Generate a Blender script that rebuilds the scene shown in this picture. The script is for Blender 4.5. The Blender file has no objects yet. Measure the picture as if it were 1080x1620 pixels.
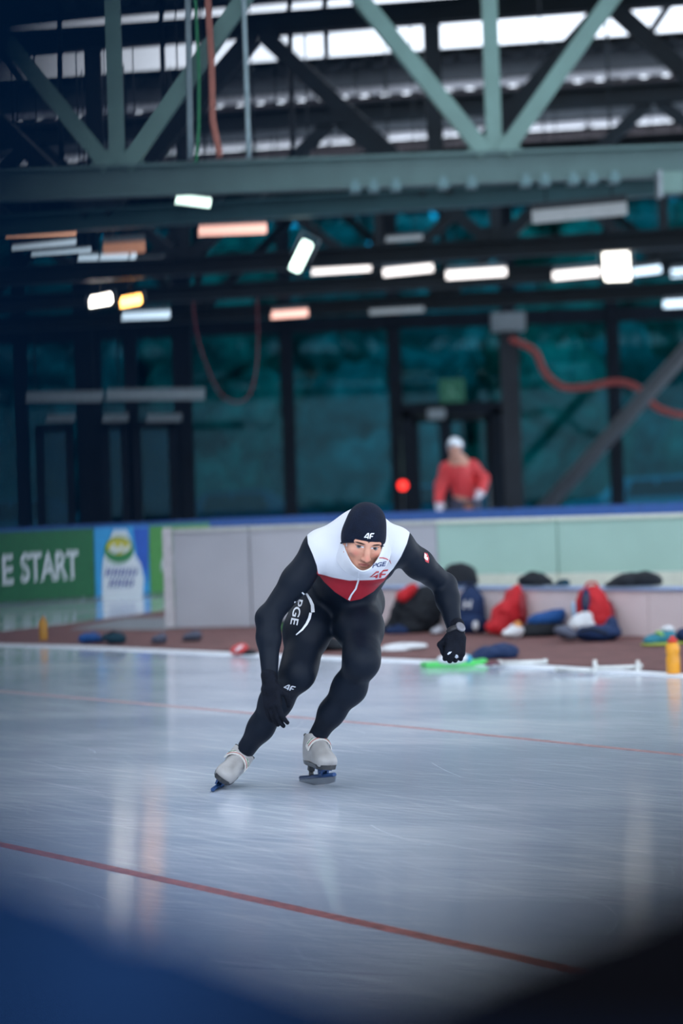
import bpy, bmesh, math, random
import numpy as np
from mathutils import Vector, Matrix, noise
from mathutils.bvhtree import BVHTree

random.seed(7)
np.random.seed(7)
scene = bpy.context.scene
COL = scene.collection

# ------------------------------------------------------------------ camera
F_PX = 3825.0            # focal length in pixels of the 1080 x 1620 frame
CAM_H = 1.17
ROLL = math.radians(2.0)
PITCH = math.atan((810 - 790) / F_PX)
cam_data = bpy.data.cameras.new('camera')
cam = bpy.data.objects.new('camera', cam_data)
COL.objects.link(cam)
scene.camera = cam
cam_data.sensor_fit = 'HORIZONTAL'
cam_data.sensor_width = 24.0
cam_data.lens = 24.0 * F_PX / 1080.0
cam_data.clip_start = 0.05
cam_data.clip_end = 400
CAM_ROT = Matrix.Rotation(math.pi / 2 - PITCH, 4, 'X') @ Matrix.Rotation(-ROLL, 4, 'Z')
cam.matrix_world = Matrix.Translation((0, 0, CAM_H)) @ CAM_ROT
cam_data.dof.use_dof = True
cam_data.dof.focus_distance = 9.72
cam_data.dof.aperture_fstop = 1.7
R3 = CAM_ROT.to_3x3()

# ------------------------------------------------------------------ world, exposure
world = bpy.data.worlds.new('overcast')
scene.world = world
world.use_nodes = True
bg = world.node_tree.nodes['Background']
bg.inputs['Color'].default_value = (0.77, 0.87, 1.0, 1)
bg.inputs['Strength'].default_value = 1.0
vs = scene.view_settings
vs.view_transform = 'Standard'
vs.look = 'None'
vs.gamma = 1.0
vs.use_curve_mapping = False
vs.exposure = 1.7
scene.cycles.use_denoising = True
scene.cycles.max_bounces = 8
scene.cycles.transparent_max_bounces = 12
scene.cycles.sample_clamp_indirect = 6.0
scene.cycles.caustics_reflective = False
scene.cycles.caustics_refractive = False


def at(px, py, Y):
    """World point seen at pixel (px, py) at distance Y along the hall."""
    d = R3 @ Vector(((px - 540) / F_PX, -(py - 810) / F_PX, -1.0))
    p = d * (Y / d.y)
    return Vector((p.x, p.y, p.z + CAM_H))


def gnd(px, py, z=0.0):
    d = R3 @ Vector(((px - 540) / F_PX, -(py - 810) / F_PX, -1.0))
    t = (z - CAM_H) / d.z
    return Vector((d.x * t, d.y * t, z))


# ------------------------------------------------------------------ materials
MATS = {}


def mat(name, color, rough=0.6, metal=0.0, var=0.12, scale=14.0, bump=0.0, bscale=60.0,
        spec=0.5, emit=None, estr=0.0, stretch=None):
    if name in MATS:
        return MATS[name]
    m = bpy.data.materials.new(name)
    m.use_nodes = True
    nt = m.node_tree
    b = nt.nodes['Principled BSDF']
    tc = nt.nodes.new('ShaderNodeTexCoord')
    vec = tc.outputs['Object']
    if stretch:
        mp = nt.nodes.new('ShaderNodeMapping')
        mp.inputs['Scale'].default_value = stretch
        nt.links.new(vec, mp.inputs['Vector'])
        vec = mp.outputs['Vector']
    n = nt.nodes.new('ShaderNodeTexNoise')
    n.inputs['Scale'].default_value = scale
    n.inputs['Detail'].default_value = 4
    nt.links.new(vec, n.inputs['Vector'])
    r = nt.nodes.new('ShaderNodeValToRGB')
    c0 = tuple(max(0, c * (1 - var)) for c in color)
    c1 = tuple(min(1, c * (1 + var)) for c in color)
    r.color_ramp.elements[0].color = (*c0, 1)
    r.color_ramp.elements[1].color = (*c1, 1)
    r.color_ramp.elements[0].position = 0.3
    r.color_ramp.elements[1].position = 0.7
    nt.links.new(n.outputs['Fac'], r.inputs['Fac'])
    nt.links.new(r.outputs['Color'], b.inputs['Base Color'])
    b.inputs['Roughness'].default_value = rough
    b.inputs['Metallic'].default_value = metal
    b.inputs['Specular IOR Level'].default_value = spec
    if bump > 0:
        n2 = nt.nodes.new('ShaderNodeTexNoise')
        n2.inputs['Scale'].default_value = bscale
        n2.inputs['Detail'].default_value = 3
        nt.links.new(vec, n2.inputs['Vector'])
        bp = nt.nodes.new('ShaderNodeBump')
        bp.inputs['Strength'].default_value = bump
        bp.inputs['Distance'].default_value = 0.01
        nt.links.new(n2.outputs['Fac'], bp.inputs['Height'])
        nt.links.new(bp.outputs['Normal'], b.inputs['Normal'])
    if emit:
        b.inputs['Emission Color'].default_value = (*emit, 1)
        b.inputs['Emission Strength'].default_value = estr
    MATS[name] = m
    return m


def glass_mat(name, tint, refl=0.5):
    m = bpy.data.materials.new(name)
    m.use_nodes = True
    nt = m.node_tree
    nt.nodes.clear()
    out = nt.nodes.new('ShaderNodeOutputMaterial')
    tr = nt.nodes.new('ShaderNodeBsdfTransparent')
    gl = nt.nodes.new('ShaderNodeBsdfGlossy')
    gl.inputs['Roughness'].default_value = 0.03
    gl.inputs['Color'].default_value = (0.45, 0.9, 1, 1)
    fr = nt.nodes.new('ShaderNodeFresnel')
    fr.inputs['IOR'].default_value = 1.25
    tc = nt.nodes.new('ShaderNodeTexCoord')
    n = nt.nodes.new('ShaderNodeTexNoise')
    n.inputs['Scale'].default_value = 0.7
    nt.links.new(tc.outputs['Object'], n.inputs['Vector'])
    r = nt.nodes.new('ShaderNodeValToRGB')
    r.color_ramp.elements[0].color = (*[c * 0.9 for c in tint], 1)
    r.color_ramp.elements[1].color = (*[min(1, c * 1.1) for c in tint], 1)
    nt.links.new(n.outputs['Fac'], r.inputs['Fac'])
    nt.links.new(r.outputs['Color'], tr.inputs['Color'])
    mx = nt.nodes.new('ShaderNodeMixShader')
    nt.links.new(fr.outputs['Fac'], mx.inputs['Fac'])
    nt.links.new(tr.outputs[0], mx.inputs[1])
    nt.links.new(gl.outputs[0], mx.inputs[2])
    nt.links.new(mx.outputs[0], out.inputs['Surface'])
    MATS[name] = m
    return m


def skylight_mat(name, k):
    m = bpy.data.materials.new(name)
    m.use_nodes = True
    nt = m.node_tree
    nt.nodes.clear()
    out = nt.nodes.new('ShaderNodeOutputMaterial')
    tr = nt.nodes.new('ShaderNodeBsdfTransparent')
    tl = nt.nodes.new('ShaderNodeBsdfTranslucent')
    tl.inputs['Color'].default_value = (0.8, 0.82, 0.85, 1)
    tc = nt.nodes.new('ShaderNodeTexCoord')
    n = nt.nodes.new('ShaderNodeTexNoise')
    n.inputs['Scale'].default_value = 2.0
    nt.links.new(tc.outputs['Object'], n.inputs['Vector'])
    r = nt.nodes.new('ShaderNodeValToRGB')
    r.color_ramp.elements[0].color = (k * 0.9, k * 0.88, k * 0.88, 1)
    r.color_ramp.elements[1].color = (k, k * 0.97, k * 0.97, 1)
    nt.links.new(n.outputs['Fac'], r.inputs['Fac'])
    nt.links.new(r.outputs['Color'], tr.inputs['Color'])
    mx = nt.nodes.new('ShaderNodeMixShader')
    mx.inputs['Fac'].default_value = 0.25
    nt.links.new(tr.outputs[0], mx.inputs[1])
    nt.links.new(tl.outputs[0], mx.inputs[2])
    nt.links.new(mx.outputs[0], out.inputs['Surface'])
    MATS[name] = m
    return m


def ice_mat():
    m = bpy.data.materials.new('skated_ice')
    m.use_nodes = True
    nt = m.node_tree
    b = nt.nodes['Principled BSDF']
    tc = nt.nodes.new('ShaderNodeTexCoord')

    def streaks(angle, sx, sy, scale, lo, hi, detail=3):
        mp = nt.nodes.new('ShaderNodeMapping')
        mp.inputs['Rotation'].default_value = (0, 0, math.radians(angle))
        mp2 = nt.nodes.new('ShaderNodeMapping')
        mp2.inputs['Scale'].default_value = (sx, sy, 1)
        nt.links.new(tc.outputs['Object'], mp.inputs['Vector'])
        nt.links.new(mp.outputs['Vector'], mp2.inputs['Vector'])
        n = nt.nodes.new('ShaderNodeTexNoise')
        n.inputs['Scale'].default_value = scale
        n.inputs['Detail'].default_value = detail
        n.inputs['Roughness'].default_value = 0.6
        n.inputs['Distortion'].default_value = 0.15
        nt.links.new(mp2.outputs['Vector'], n.inputs['Vector'])
        mr = nt.nodes.new('ShaderNodeMapRange')
        mr.inputs['From Min'].default_value = lo
        mr.inputs['From Max'].default_value = hi
        nt.links.new(n.outputs['Fac'], mr.inputs['Value'])
        return mr.outputs['Result']

    def add(a, bsock, wa, wb):
        x = nt.nodes.new('ShaderNodeMath'); x.operation = 'MULTIPLY'
        nt.links.new(a, x.inputs[0]); x.inputs[1].default_value = wa
        y = nt.nodes.new('ShaderNodeMath'); y.operation = 'MULTIPLY_ADD'
        nt.links.new(bsock, y.inputs[0]); y.inputs[1].default_value = wb
        nt.links.new(x.outputs[0], y.inputs[2])
        return y.outputs[0]

    s1 = streaks(55, 0.25, 9.0, 3.0, 0.52, 0.66)
    s2 = streaks(38, 0.3, 14.0, 2.2, 0.56, 0.7)
    s3 = streaks(75, 0.35, 16.0, 1.7, 0.58, 0.72)
    cloud = streaks(20, 0.6, 1.0, 0.7, 0.3, 0.7, 5)
    s4 = streaks(24, 0.5, 34.0, 2.0, 0.42, 0.68, 4)
    s5 = streaks(32, 1.4, 75.0, 1.6, 0.42, 0.7, 3)
    st = add(s1, s2, 0.25, 0.18)
    st1 = add(st, s3, 1.0, 0.14)
    fine = add(s4, s5, 0.45, 0.35)
    st2 = add(st1, fine, 0.8, 0.6)
    allv = add(st2, cloud, 0.6, 0.4)
    ramp = nt.nodes.new('ShaderNodeValToRGB')
    ramp.color_ramp.elements[0].color = (0.45, 0.51, 0.61, 1)
    ramp.color_ramp.elements[1].color = (0.88, 0.92, 0.97, 1)
    ramp.color_ramp.elements[0].position = 0.22
    ramp.color_ramp.elements[1].position = 0.72
    nt.links.new(allv, ramp.inputs['Fac'])
    nt.links.new(ramp.outputs['Color'], b.inputs['Base Color'])
    rr = nt.nodes.new('ShaderNodeMapRange')
    rr.inputs['To Min'].default_value = 0.04
    rr.inputs['To Max'].default_value = 0.15
    nt.links.new(allv, rr.inputs['Value'])
    nt.links.new(rr.outputs['Result'], b.inputs['Roughness'])
    b.inputs['IOR'].default_value = 1.31
    b.inputs['Specular IOR Level'].default_value = 0.38
    bp = nt.nodes.new('ShaderNodeBump')
    bp.inputs['Strength'].default_value = 0.08
    bp.inputs['Distance'].default_value = 0.004
    nt.links.new(st2, bp.inputs['Height'])
    nt.links.new(bp.outputs['Normal'], b.inputs['Normal'])
    return m


# ------------------------------------------------------------------ object helpers
def tag(o, label=None, cat=None, group=None, kind=None):
    if label: o['label'] = label
    if cat: o['category'] = cat
    if group: o['group'] = group
    if kind: o['kind'] = kind
    return o


def thing(name, loc, label, cat, group=None):
    o = bpy.data.objects.new(name, None)
    COL.objects.link(o)
    o.location = loc
    o.empty_display_size = 0.1
    return tag(o, label, cat, group)


def attach(o, parent):
    if parent is not None:
        o.parent = parent
        if parent.type == 'EMPTY':
            o.matrix_parent_inverse = Matrix.Translation(-Vector(parent.location))
    return o


def link_mesh(name, me, material=None, parent=None, smooth=False):
    o = bpy.data.objects.new(name, me)
    COL.objects.link(o)
    if material is not None:
        me.materials.append(material)
    if smooth:
        me.polygons.foreach_set('use_smooth', [True] * len(me.polygons))
    return attach(o, parent)


class MB:
    """collects shapes for ONE mesh"""
    def __init__(self):
        self.v = []; self.f = []; self.sm = []

    def add(self, vs_, fs, smooth=False):
        n = len(self.v)
        self.v += [tuple(x) for x in vs_]
        for f in fs:
            self.f.append(tuple(i + n for i in f)); self.sm.append(smooth)
        return self

    def box(self, c, size, M=None):
        c = Vector(c); sx, sy, sz = [s / 2 for s in size]
        vv = []
        for x, y, z in ((-1, -1, -1), (1, -1, -1), (1, 1, -1), (-1, 1, -1), (-1, -1, 1), (1, -1, 1), (1, 1, 1), (-1, 1, 1)):
            p = Vector((x * sx, y * sy, z * sz))
            if M: p = M @ p
            vv.append(c + p)
        return self.add(vv, [(3, 2, 1, 0), (4, 5, 6, 7), (0, 1, 5, 4), (1, 2, 6, 5), (2, 3, 7, 6), (3, 0, 4, 7)])

    def prof(self, a, b, pts, up=Vector((0, 0, 1)), smooth=False):
        """extrude the 2-D profile pts (side, up) from a to b"""
        a = Vector(a); b = Vector(b); d = (b - a).normalized()
        s = d.cross(up)
        if s.length < 1e-4: s = d.cross(Vector((0, 1, 0)))
        s.normalize(); u = s.cross(d).normalized()
        n = len(pts); vv = []
        for e in (a, b):
            for x, y in pts: vv.append(e + s * x + u * y)
        fs = [(i, (i + 1) % n, n + (i + 1) % n, n + i) for i in range(n)]
        fs += [tuple(range(n - 1, -1, -1)), tuple(range(n, 2 * n))]
        return self.add(vv, fs, smooth)

    def beam(self, a, b, w, h, up=Vector((0, 0, 1))):
        return self.prof(a, b, [(-w / 2, -h / 2), (w / 2, -h / 2), (w / 2, h / 2), (-w / 2, h / 2)], up)

    def ibeam(self, a, b, w, h, t=0.02, up=Vector((0, 0, 1))):
        W, Hh = w / 2, h / 2
        return self.prof(a, b, [(-W, -Hh), (W, -Hh), (W, -Hh + t), (t / 2, -Hh + t), (t / 2, Hh - t), (W, Hh - t), (W, Hh),
                                (-W, Hh), (-W, Hh - t), (-t / 2, Hh - t), (-t / 2, -Hh + t), (-W, -Hh + t)], up)

    def cyl(self, a, b, r, r2=None, n=14):
        return self.tube([a, b], [r, r if r2 is None else r2], n)

    def tube(self, pts, r, n=10, cap=True):
        pts = [Vector(p) for p in pts]
        if not isinstance(r, (list, tuple)): r = [r] * len(pts)
        vv = []; fs = []
        prev = None
        for i, p in enumerate(pts):
            d = (pts[min(i + 1, len(pts) - 1)] - pts[max(i - 1, 0)]).normalized()
            if prev is None:
                s = d.cross(Vector((0, 0, 1)))
                if s.length < 1e-3: s = d.cross(Vector((1, 0, 0)))
            else:
                s = prev - d * prev.dot(d)
            s.normalize(); prev = s; u = d.cross(s)
            for k in range(n):
                t = 2 * math.pi * k / n
                vv.append(p + (s * math.cos(t) + u * math.sin(t)) * r[i])
        for i in range(len(pts) - 1):
            for k in range(n):
                fs.append((i * n + k, i * n + (k + 1) % n, (i + 1) * n + (k + 1) % n, (i + 1) * n + k))
        self.add(vv, fs, True)
        if cap:
            m = len(self.v) - len(vv)
            self.f.append(tuple(m + k for k in range(n - 1, -1, -1))); self.sm.append(False)
            self.f.append(tuple(m + (len(pts) - 1) * n + k for k in range(n))); self.sm.append(False)
        return self

    def lathe(self, base, prof, n=20, M=None):
        base = Vector(base); vv = []; fs = []
        for r, z in prof:
            for k in range(n):
                t = 2 * math.pi * k / n
                p = Vector((r * math.cos(t), r * math.sin(t), z))
                if M: p = M @ p
                vv.append(base + p)
        for i in range(len(prof) - 1):
            for k in range(n):
                fs.append((i * n + k, i * n + (k + 1) % n, (i + 1) * n + (k + 1) % n, (i + 1) * n + k))
        fs.append(tuple(range(n - 1, -1, -1)))
        fs.append(tuple(range((len(prof) - 1) * n, len(prof) * n)))
        return self.add(vv, fs, True)

    def poly(self, pts):
        return self.add(pts, [tuple(range(len(pts)))])

    def slab(self, pts2, z0, z1):
        n = len(pts2)
        vv = [(p[0], p[1], z0) for p in pts2] + [(p[0], p[1], z1) for p in pts2]
        fs = [tuple(range(n - 1, -1, -1)), tuple(range(n, 2 * n))]
        fs += [(i, (i + 1) % n, n + (i + 1) % n, n + i) for i in range(n)]
        return self.add(vv, fs)

    def build(self, name, material=None, parent=None, bevel=0.0):
        me = bpy.data.meshes.new(name)
        me.from_pydata(self.v, [], self.f)
        me.update()
        bm = bmesh.new(); bm.from_mesh(me)
        bmesh.ops.recalc_face_normals(bm, faces=bm.faces)
        if bevel > 0:
            bmesh.ops.bevel(bm, geom=[e for e in bm.edges if e.is_manifold and e.calc_face_angle(0) > 0.5], offset=bevel,
                            segments=2, affect='EDGES', clamp_overlap=True)
            bm.to_mesh(me); bm.free()
        else:
            bm.to_mesh(me); bm.free()
            me.polygons.foreach_set('use_smooth', self.sm)
        return link_mesh(name, me, material, parent)


# ------------------------------------------------------------------ signed distance fields -> one continuous surface
class Field:
    def __init__(self, lo, hi, h):
        self.h = h
        self.lo = np.array(lo, dtype=np.float32)
        self.n = np.ceil((np.array(hi) - self.lo) / h).astype(int) + 1
        self.ax = [self.lo[i] + h * np.arange(self.n[i], dtype=np.float32) for i in range(3)]
        self.F = np.full(tuple(self.n), 0.5, dtype=np.float32)

    def clone(self):
        g = Field.__new__(Field)
        g.h, g.lo, g.n, g.ax = self.h, self.lo, self.n, self.ax
        g.F = np.full(tuple(self.n), 0.5, dtype=np.float32)
        return g

    def _reg(self, lo, hi):
        sl = []
        for i in range(3):
            a = int(max(0, math.floor((lo[i] - self.lo[i]) / self.h)))
            b = int(min(self.n[i], math.ceil((hi[i] - self.lo[i]) / self.h) + 1))
            sl.append(slice(a, max(a, b)))
        P = np.meshgrid(*[self.ax[i][sl[i]] for i in range(3)], indexing='ij')
        return tuple(sl), P

    def _put(self, sl, d, k, sub):
        A = self.F[sl]
        if sub:
            d = -d
            hh = np.maximum(k - np.abs(A - d), 0) / max(k, 1e-6)
            self.F[sl] = np.maximum(A, d) + hh * hh * k * 0.25
        else:
            hh = np.maximum(k - np.abs(A - d), 0) / max(k, 1e-6)
            self.F[sl] = np.minimum(A, d) - hh * hh * k * 0.25

    def cone(self, a, b, ra, rb, k=0.02, sub=False):
        a = np.array(a, dtype=np.float32); b = np.array(b, dtype=np.float32)
        m = max(ra, rb) + k + 4 * self.h
        sl, P = self._reg(np.minimum(a, b) - m, np.maximum(a, b) + m)
        ab = b - a; L = max(float(ab @ ab), 1e-9)
        t = np.clip(((P[0] - a[0]) * ab[0] + (P[1] - a[1]) * ab[1] + (P[2] - a[2]) * ab[2]) / L, 0, 1)
        d = np.sqrt((P[0] - a[0] - t * ab[0]) ** 2 + (P[1] - a[1] - t * ab[1]) ** 2 + (P[2] - a[2] - t * ab[2]) ** 2) - (ra + (rb - ra) * t)
        self._put(sl, d, k, sub)
        return self

    def chain(self, pts, rs, k=0.02):
        for i in range(len(pts) - 1):
            self.cone(pts[i], pts[i + 1], rs[i], rs[i + 1], k)
        return self

    def _loc(self, P, c, R):
        if R is None:
            return P[0] - c[0], P[1] - c[1], P[2] - c[2]
        x, y, z = P[0] - c[0], P[1] - c[1], P[2] - c[2]
        return tuple(R[0][i] * x + R[1][i] * y + R[2][i] * z for i in range(3))

    def ell(self, c, r, R=None, k=0.02, sub=False):
        m = max(r) + k + 4 * self.h
        c = np.array(c, dtype=np.float32)
        sl, P = self._reg(c - m, c + m)
        x, y, z = self._loc(P, c, R)
        k0 = np.sqrt((x / r[0]) ** 2 + (y / r[1]) ** 2 + (z / r[2]) ** 2)
        k1 = np.sqrt((x / r[0] ** 2) ** 2 + (y / r[1] ** 2) ** 2 + (z / r[2] ** 2) ** 2) + 1e-6
        self._put(sl, (k0 * (k0 - 1) / k1).astype(np.float32), k, sub)
        return self

    def box(self, c, half, R=None, rad=0.02, k=0.01, sub=False):
        c = np.array(c, dtype=np.float32)
        m = float(np.linalg.norm(half)) + rad + k + 4 * self.h
        sl, P = self._reg(c - m, c + m)
        x, y, z = self._loc(P, c, R)
        q = [np.abs(x) - (half[0] - rad), np.abs(y) - (half[1] - rad), np.abs(z) - (half[2] - rad)]
        d = np.sqrt(sum(np.maximum(a, 0) ** 2 for a in q)) + np.minimum(np.maximum(np.maximum(q[0], q[1]), q[2]), 0) - rad
        self._put(sl, d.astype(np.float32), k, sub)
        return self

    def cut(self, c, nrm, k=0.004):
        """remove the half space on the side nrm points to"""
        P = np.meshgrid(*self.ax, indexing='ij')
        d = -((P[0] - c[0]) * nrm[0] + (P[1] - c[1]) * nrm[1] + (P[2] - c[2]) * nrm[2])
        self._put((slice(None),) * 3, d.astype(np.float32), k, True)
        return self

    def rough(self, amp, scale, seed=0):
        """cloth folds: a few crossing waves"""
        rs = np.random.RandomState(seed)
        P = np.meshgrid(*self.ax, indexing='ij')
        acc = np.zeros_like(self.F)
        for i in range(7):
            v = rs.normal(size=3); v /= np.linalg.norm(v)
            w = rs.normal(size=3)
            ph = rs.rand() * 6.28
            s = scale * (0.6 + 1.2 * rs.rand())
            q = (P[0] * v[0] + P[1] * v[1] + P[2] * v[2]) * s + ph
            acc += np.sin(q + 1.2 * np.sin((P[0] * w[0] + P[1] * w[1] + P[2] * w[2]) * s * 0.5)) / 7
        self.F += (acc * amp * 2).astype(np.float32)
        return self

    def surface(self):
        F = self.F; nx, ny, nz = F.shape
        S = F < 0
        cnt = np.zeros((nx - 1, ny - 1, nz - 1), dtype=np.int8)
        for dx in (0, 1):
            for dy in (0, 1):
                for dz in (0, 1):
                    cnt += S[dx:nx - 1 + dx, dy:ny - 1 + dy, dz:nz - 1 + dz]
        I, J, K = np.nonzero((cnt > 0) & (cnt < 8))
        idx = np.full(cnt.shape, -1, dtype=np.int64)
        idx[I, J, K] = np.arange(len(I))
        acc = np.zeros((len(I), 3)); num = np.zeros(len(I))
        C = [(0, 0, 0), (1, 0, 0), (0, 1, 0), (1, 1, 0), (0, 0, 1), (1, 0, 1), (0, 1, 1), (1, 1, 1)]
        for a in range(8):
            for b in range(a + 1, 8):
                df = [C[b][i] - C[a][i] for i in range(3)]
                if sum(abs(x) for x in df) != 1: continue
                fa = F[I + C[a][0], J + C[a][1], K + C[a][2]].astype(np.float64)
                fb = F[I + C[b][0], J + C[b][1], K + C[b][2]].astype(np.float64)
                m = (fa < 0) != (fb < 0)
                t = np.where(m, fa / np.where(m, fa - fb, 1), 0)
                for i in range(3):
                    acc[:, i] += np.where(m, C[a][i] + df[i] * t, 0)
                num += m
        V = (acc / num[:, None] + np.stack([I, J, K], 1)) * self.h + self.lo
        quads = []
        for ax in range(3):
            o1, o2 = (ax + 1) % 3, (ax + 2) % 3
            sl0 = [slice(None)] * 3; sl1 = [slice(None)] * 3
            sl0[ax] = slice(0, F.shape[ax] - 1); sl1[ax] = slice(1, None)
            A = S[tuple(sl0)]; B = S[tuple(sl1)]
            e = np.nonzero(A != B)
            e = np.stack(e, 1)
            ok = (e[:, o1] > 0) & (e[:, o2] > 0) & (e[:, o1] < F.shape[o1] - 1) & (e[:, o2] < F.shape[o2] - 1)
            e = e[ok]
            if len(e) == 0: continue
            q = []
            for d1, d2 in ((-1, -1), (0, -1), (0, 0), (-1, 0)):
                g = e.copy(); g[:, o1] += d1; g[:, o2] += d2
                q.append(idx[g[:, 0], g[:, 1], g[:, 2]])
            q = np.stack(q, 1)
            inside = A[e[:, 0], e[:, 1], e[:, 2]]
            q[~inside] = q[~inside][:, ::-1]
            quads.append(q)
        Q = np.concatenate(quads)
        Q = Q[(Q >= 0).all(1)]
        return V, Q


def np_mesh(name, V, Q):
    me = bpy.data.meshes.new(name)
    me.vertices.add(len(V))
    me.vertices.foreach_set('co', np.asarray(V, dtype=np.float32).ravel())
    me.loops.add(len(Q) * 4)
    me.loops.foreach_set('vertex_index', np.asarray(Q, dtype=np.int32).ravel())
    me.polygons.add(len(Q))
    me.polygons.foreach_set('loop_start', np.arange(0, len(Q) * 4, 4, dtype=np.int32))
    me.update(calc_edges=True)
    me.validate()
    me.polygons.foreach_set('use_smooth', [True] * len(me.polygons))
    return me


def sdf_obj(name, fld, material, parent=None):
    V, Q = fld.surface()
    return link_mesh(name, np_mesh(name, V, Q), material, parent)


def poly_sd(x, z, pts):
    """signed distance (inside > 0) of points to a closed polygon"""
    pts = np.array(pts, dtype=np.float64)
    d = np.full(len(x), 1e9); ins = np.zeros(len(x), dtype=bool)
    for i in range(len(pts)):
        a = pts[i]; b = pts[(i + 1) % len(pts)]
        e = b - a; L = e @ e
        t = np.clip(((x - a[0]) * e[0] + (z - a[1]) * e[1]) / L, 0, 1)
        d = np.minimum(d, np.hypot(x - a[0] - t * e[0], z - a[1] - t * e[1]))
        c = ((a[1] > z) != (b[1] > z)) & (x < (b[0] - a[0]) * (z - a[1]) / (b[1] - a[1] + 1e-12) + a[0])
        ins ^= c
    return np.where(ins, d, -d)


def set_attr(me, name, vals):
    a = me.attributes.new(name, 'FLOAT', 'POINT')
    a.data.foreach_set('value', np.asarray(vals, dtype=np.float32))


# ------------------------------------------------------------------ flat print
def text_mesh(s, bold=0.0, shear=0.0, spacing=1.0):
    cu = bpy.data.curves.new('t', 'FONT')
    cu.body = s; cu.size = 1.0; cu.offset = bold; cu.shear = shear; cu.space_character = spacing
    cu.align_x = 'CENTER'; cu.align_y = 'CENTER'; cu.resolution_u = 4
    o = bpy.data.objects.new('t', cu)
    COL.objects.link(o)
    dg = bpy.context.evaluated_depsgraph_get()
    me = bpy.data.meshes.new_from_object(o.evaluated_get(dg))
    bpy.data.objects.remove(o); bpy.data.curves.remove(cu)
    v = [tuple(p.co) for p in me.vertices]; f = [tuple(p.vertices) for p in me.polygons]
    bpy.data.meshes.remove(me)
    xs = [p[0] for p in v]; ys = [p[1] for p in v]
    cx, cy = (min(xs) + max(xs)) / 2, (min(ys) + max(ys)) / 2
    w, h = max(xs) - min(xs), max(ys) - min(ys)
    return [((p[0] - cx) / w, (p[1] - cy) / h) for p in v], f


def polys2(polys):
    v = []; f = []
    for p in polys:
        n = len(v); v += list(p); f.append(tuple(range(n, n + len(p))))
    xs = [p[0] for p in v]; ys = [p[1] for p in v]
    cx, cy = (min(xs) + max(xs)) / 2, (min(ys) + max(ys)) / 2
    w, h = max(xs) - min(xs), max(ys) - min(ys)
    return [((p[0] - cx) / w, (p[1] - cy) / h) for p in v], f


FOUR_F = [[(0, .30), (.20, .36), (.60, .80), (.60, 1), (.53, 1)],
          [(0, .17), (0, .31), (.20, .36), (.74, .36), (.72, .17)],
          [(.50, 0), (.60, 1), (.78, 1), (.68, 0)],
          [(.80, 0), (.86, .55), (1.05, .55), (.99, 0)],
          [(.86, .55), (.93, .86), (1.10, 1), (1.58, 1), (1.50, .80), (1.16, .80), (1.05, .55)],
          [(1.01, .33), (1.04, .50), (1.40, .50), (1.32, .33)]]


def decal(name, shape, origin, ax, ay, w, h, material, parent, bvh=None, nrm=None, lift=0.003, maxlen=0.012):
    """lay a flat printed shape on a surface (through bvh) or on its own plane"""
    v2, f = shape
    bm = bmesh.new()
    for p in v2: bm.verts.new((p[0] * w, p[1] * h, 0))
    bm.verts.ensure_lookup_table()
    for q in f:
        try: bm.faces.new([bm.verts[i] for i in q])
        except ValueError: pass
    if bvh is not None:
        bmesh.ops.triangulate(bm, faces=bm.faces)
        for _ in range(4):
            es = [e for e in bm.edges if e.calc_length() > maxlen]
            if not es: break
            bmesh.ops.subdivide_edges(bm, edges=es, cuts=1)
            bmesh.ops.triangulate(bm, faces=bm.faces)
    ax = Vector(ax).normalized(); ay = Vector(ay).normalized()
    n = Vector(nrm).normalized() if nrm is not None else ax.cross(ay).normalized()
    o = Vector(origin)
    for vt in bm.verts:
        p = o + ax * vt.co.x + ay * vt.co.y
        if bvh is not None:
            hit = bvh.ray_cast(p + n * 0.4, -n, 0.9)
            if hit[0] is not None: p = hit[0]
        vt.co = p + n * lift
    bmesh.ops.recalc_face_normals(bm, faces=bm.faces)
    me = bpy.data.meshes.new(name)
    bm.to_mesh(me); bm.free()
    return link_mesh(name, me, material, parent)


def arc_shape(p, w):
    """band along a 2-D polyline with widths w (pixel-like units, y up)"""
    vv = []; f = []
    for i, q in enumerate(p):
        a = p[max(i - 1, 0)]; b = p[min(i + 1, len(p) - 1)]
        dx, dy = b[0] - a[0], b[1] - a[1]; L = math.hypot(dx, dy)
        nx, ny = -dy / L, dx / L
        vv += [(q[0] + nx * w[i] / 2, q[1] + ny * w[i] / 2), (q[0] - nx * w[i] / 2, q[1] - ny * w[i] / 2)]
    for i in range(len(p) - 1): f.append((2 * i, 2 * i + 1, 2 * i + 3, 2 * i + 2))
    return vv, f


# ================================================================== THE SETTING
M_ICE = ice_mat()
M_RED_LINE = mat('red_ice_paint', (0.42, 0.13, 0.10), 0.3, var=0.45, scale=26)
M_PINK_LINE = mat('faded_red_ice_paint', (0.50, 0.30, 0.31), 0.3, var=0.3, scale=26)
M_WHITE_EDGE = mat('white_edge_frost', (0.80, 0.84, 0.88), 0.5, var=0.08, scale=9, bump=0.2)
M_RUBBER = mat('maroon_rubber', (0.15, 0.062, 0.058), 0.8, var=0.25, scale=5, bump=0.3, bscale=120)
M_CONCRETE = mat('grey_concrete', (0.22, 0.24, 0.26), 0.8, var=0.15, scale=4)
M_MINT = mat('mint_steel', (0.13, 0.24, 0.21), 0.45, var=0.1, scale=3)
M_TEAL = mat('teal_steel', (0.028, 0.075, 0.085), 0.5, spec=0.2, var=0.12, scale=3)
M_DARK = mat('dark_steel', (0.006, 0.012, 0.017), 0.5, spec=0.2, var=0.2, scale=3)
M_FRAME = mat('black_blue_frame', (0.003, 0.008, 0.016), 0.5, spec=0.15, var=0.2, scale=3)
M_PILLAR = mat('grey_pillar', (0.02, 0.026, 0.034), 0.55, spec=0.25, var=0.15, scale=3)
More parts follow.
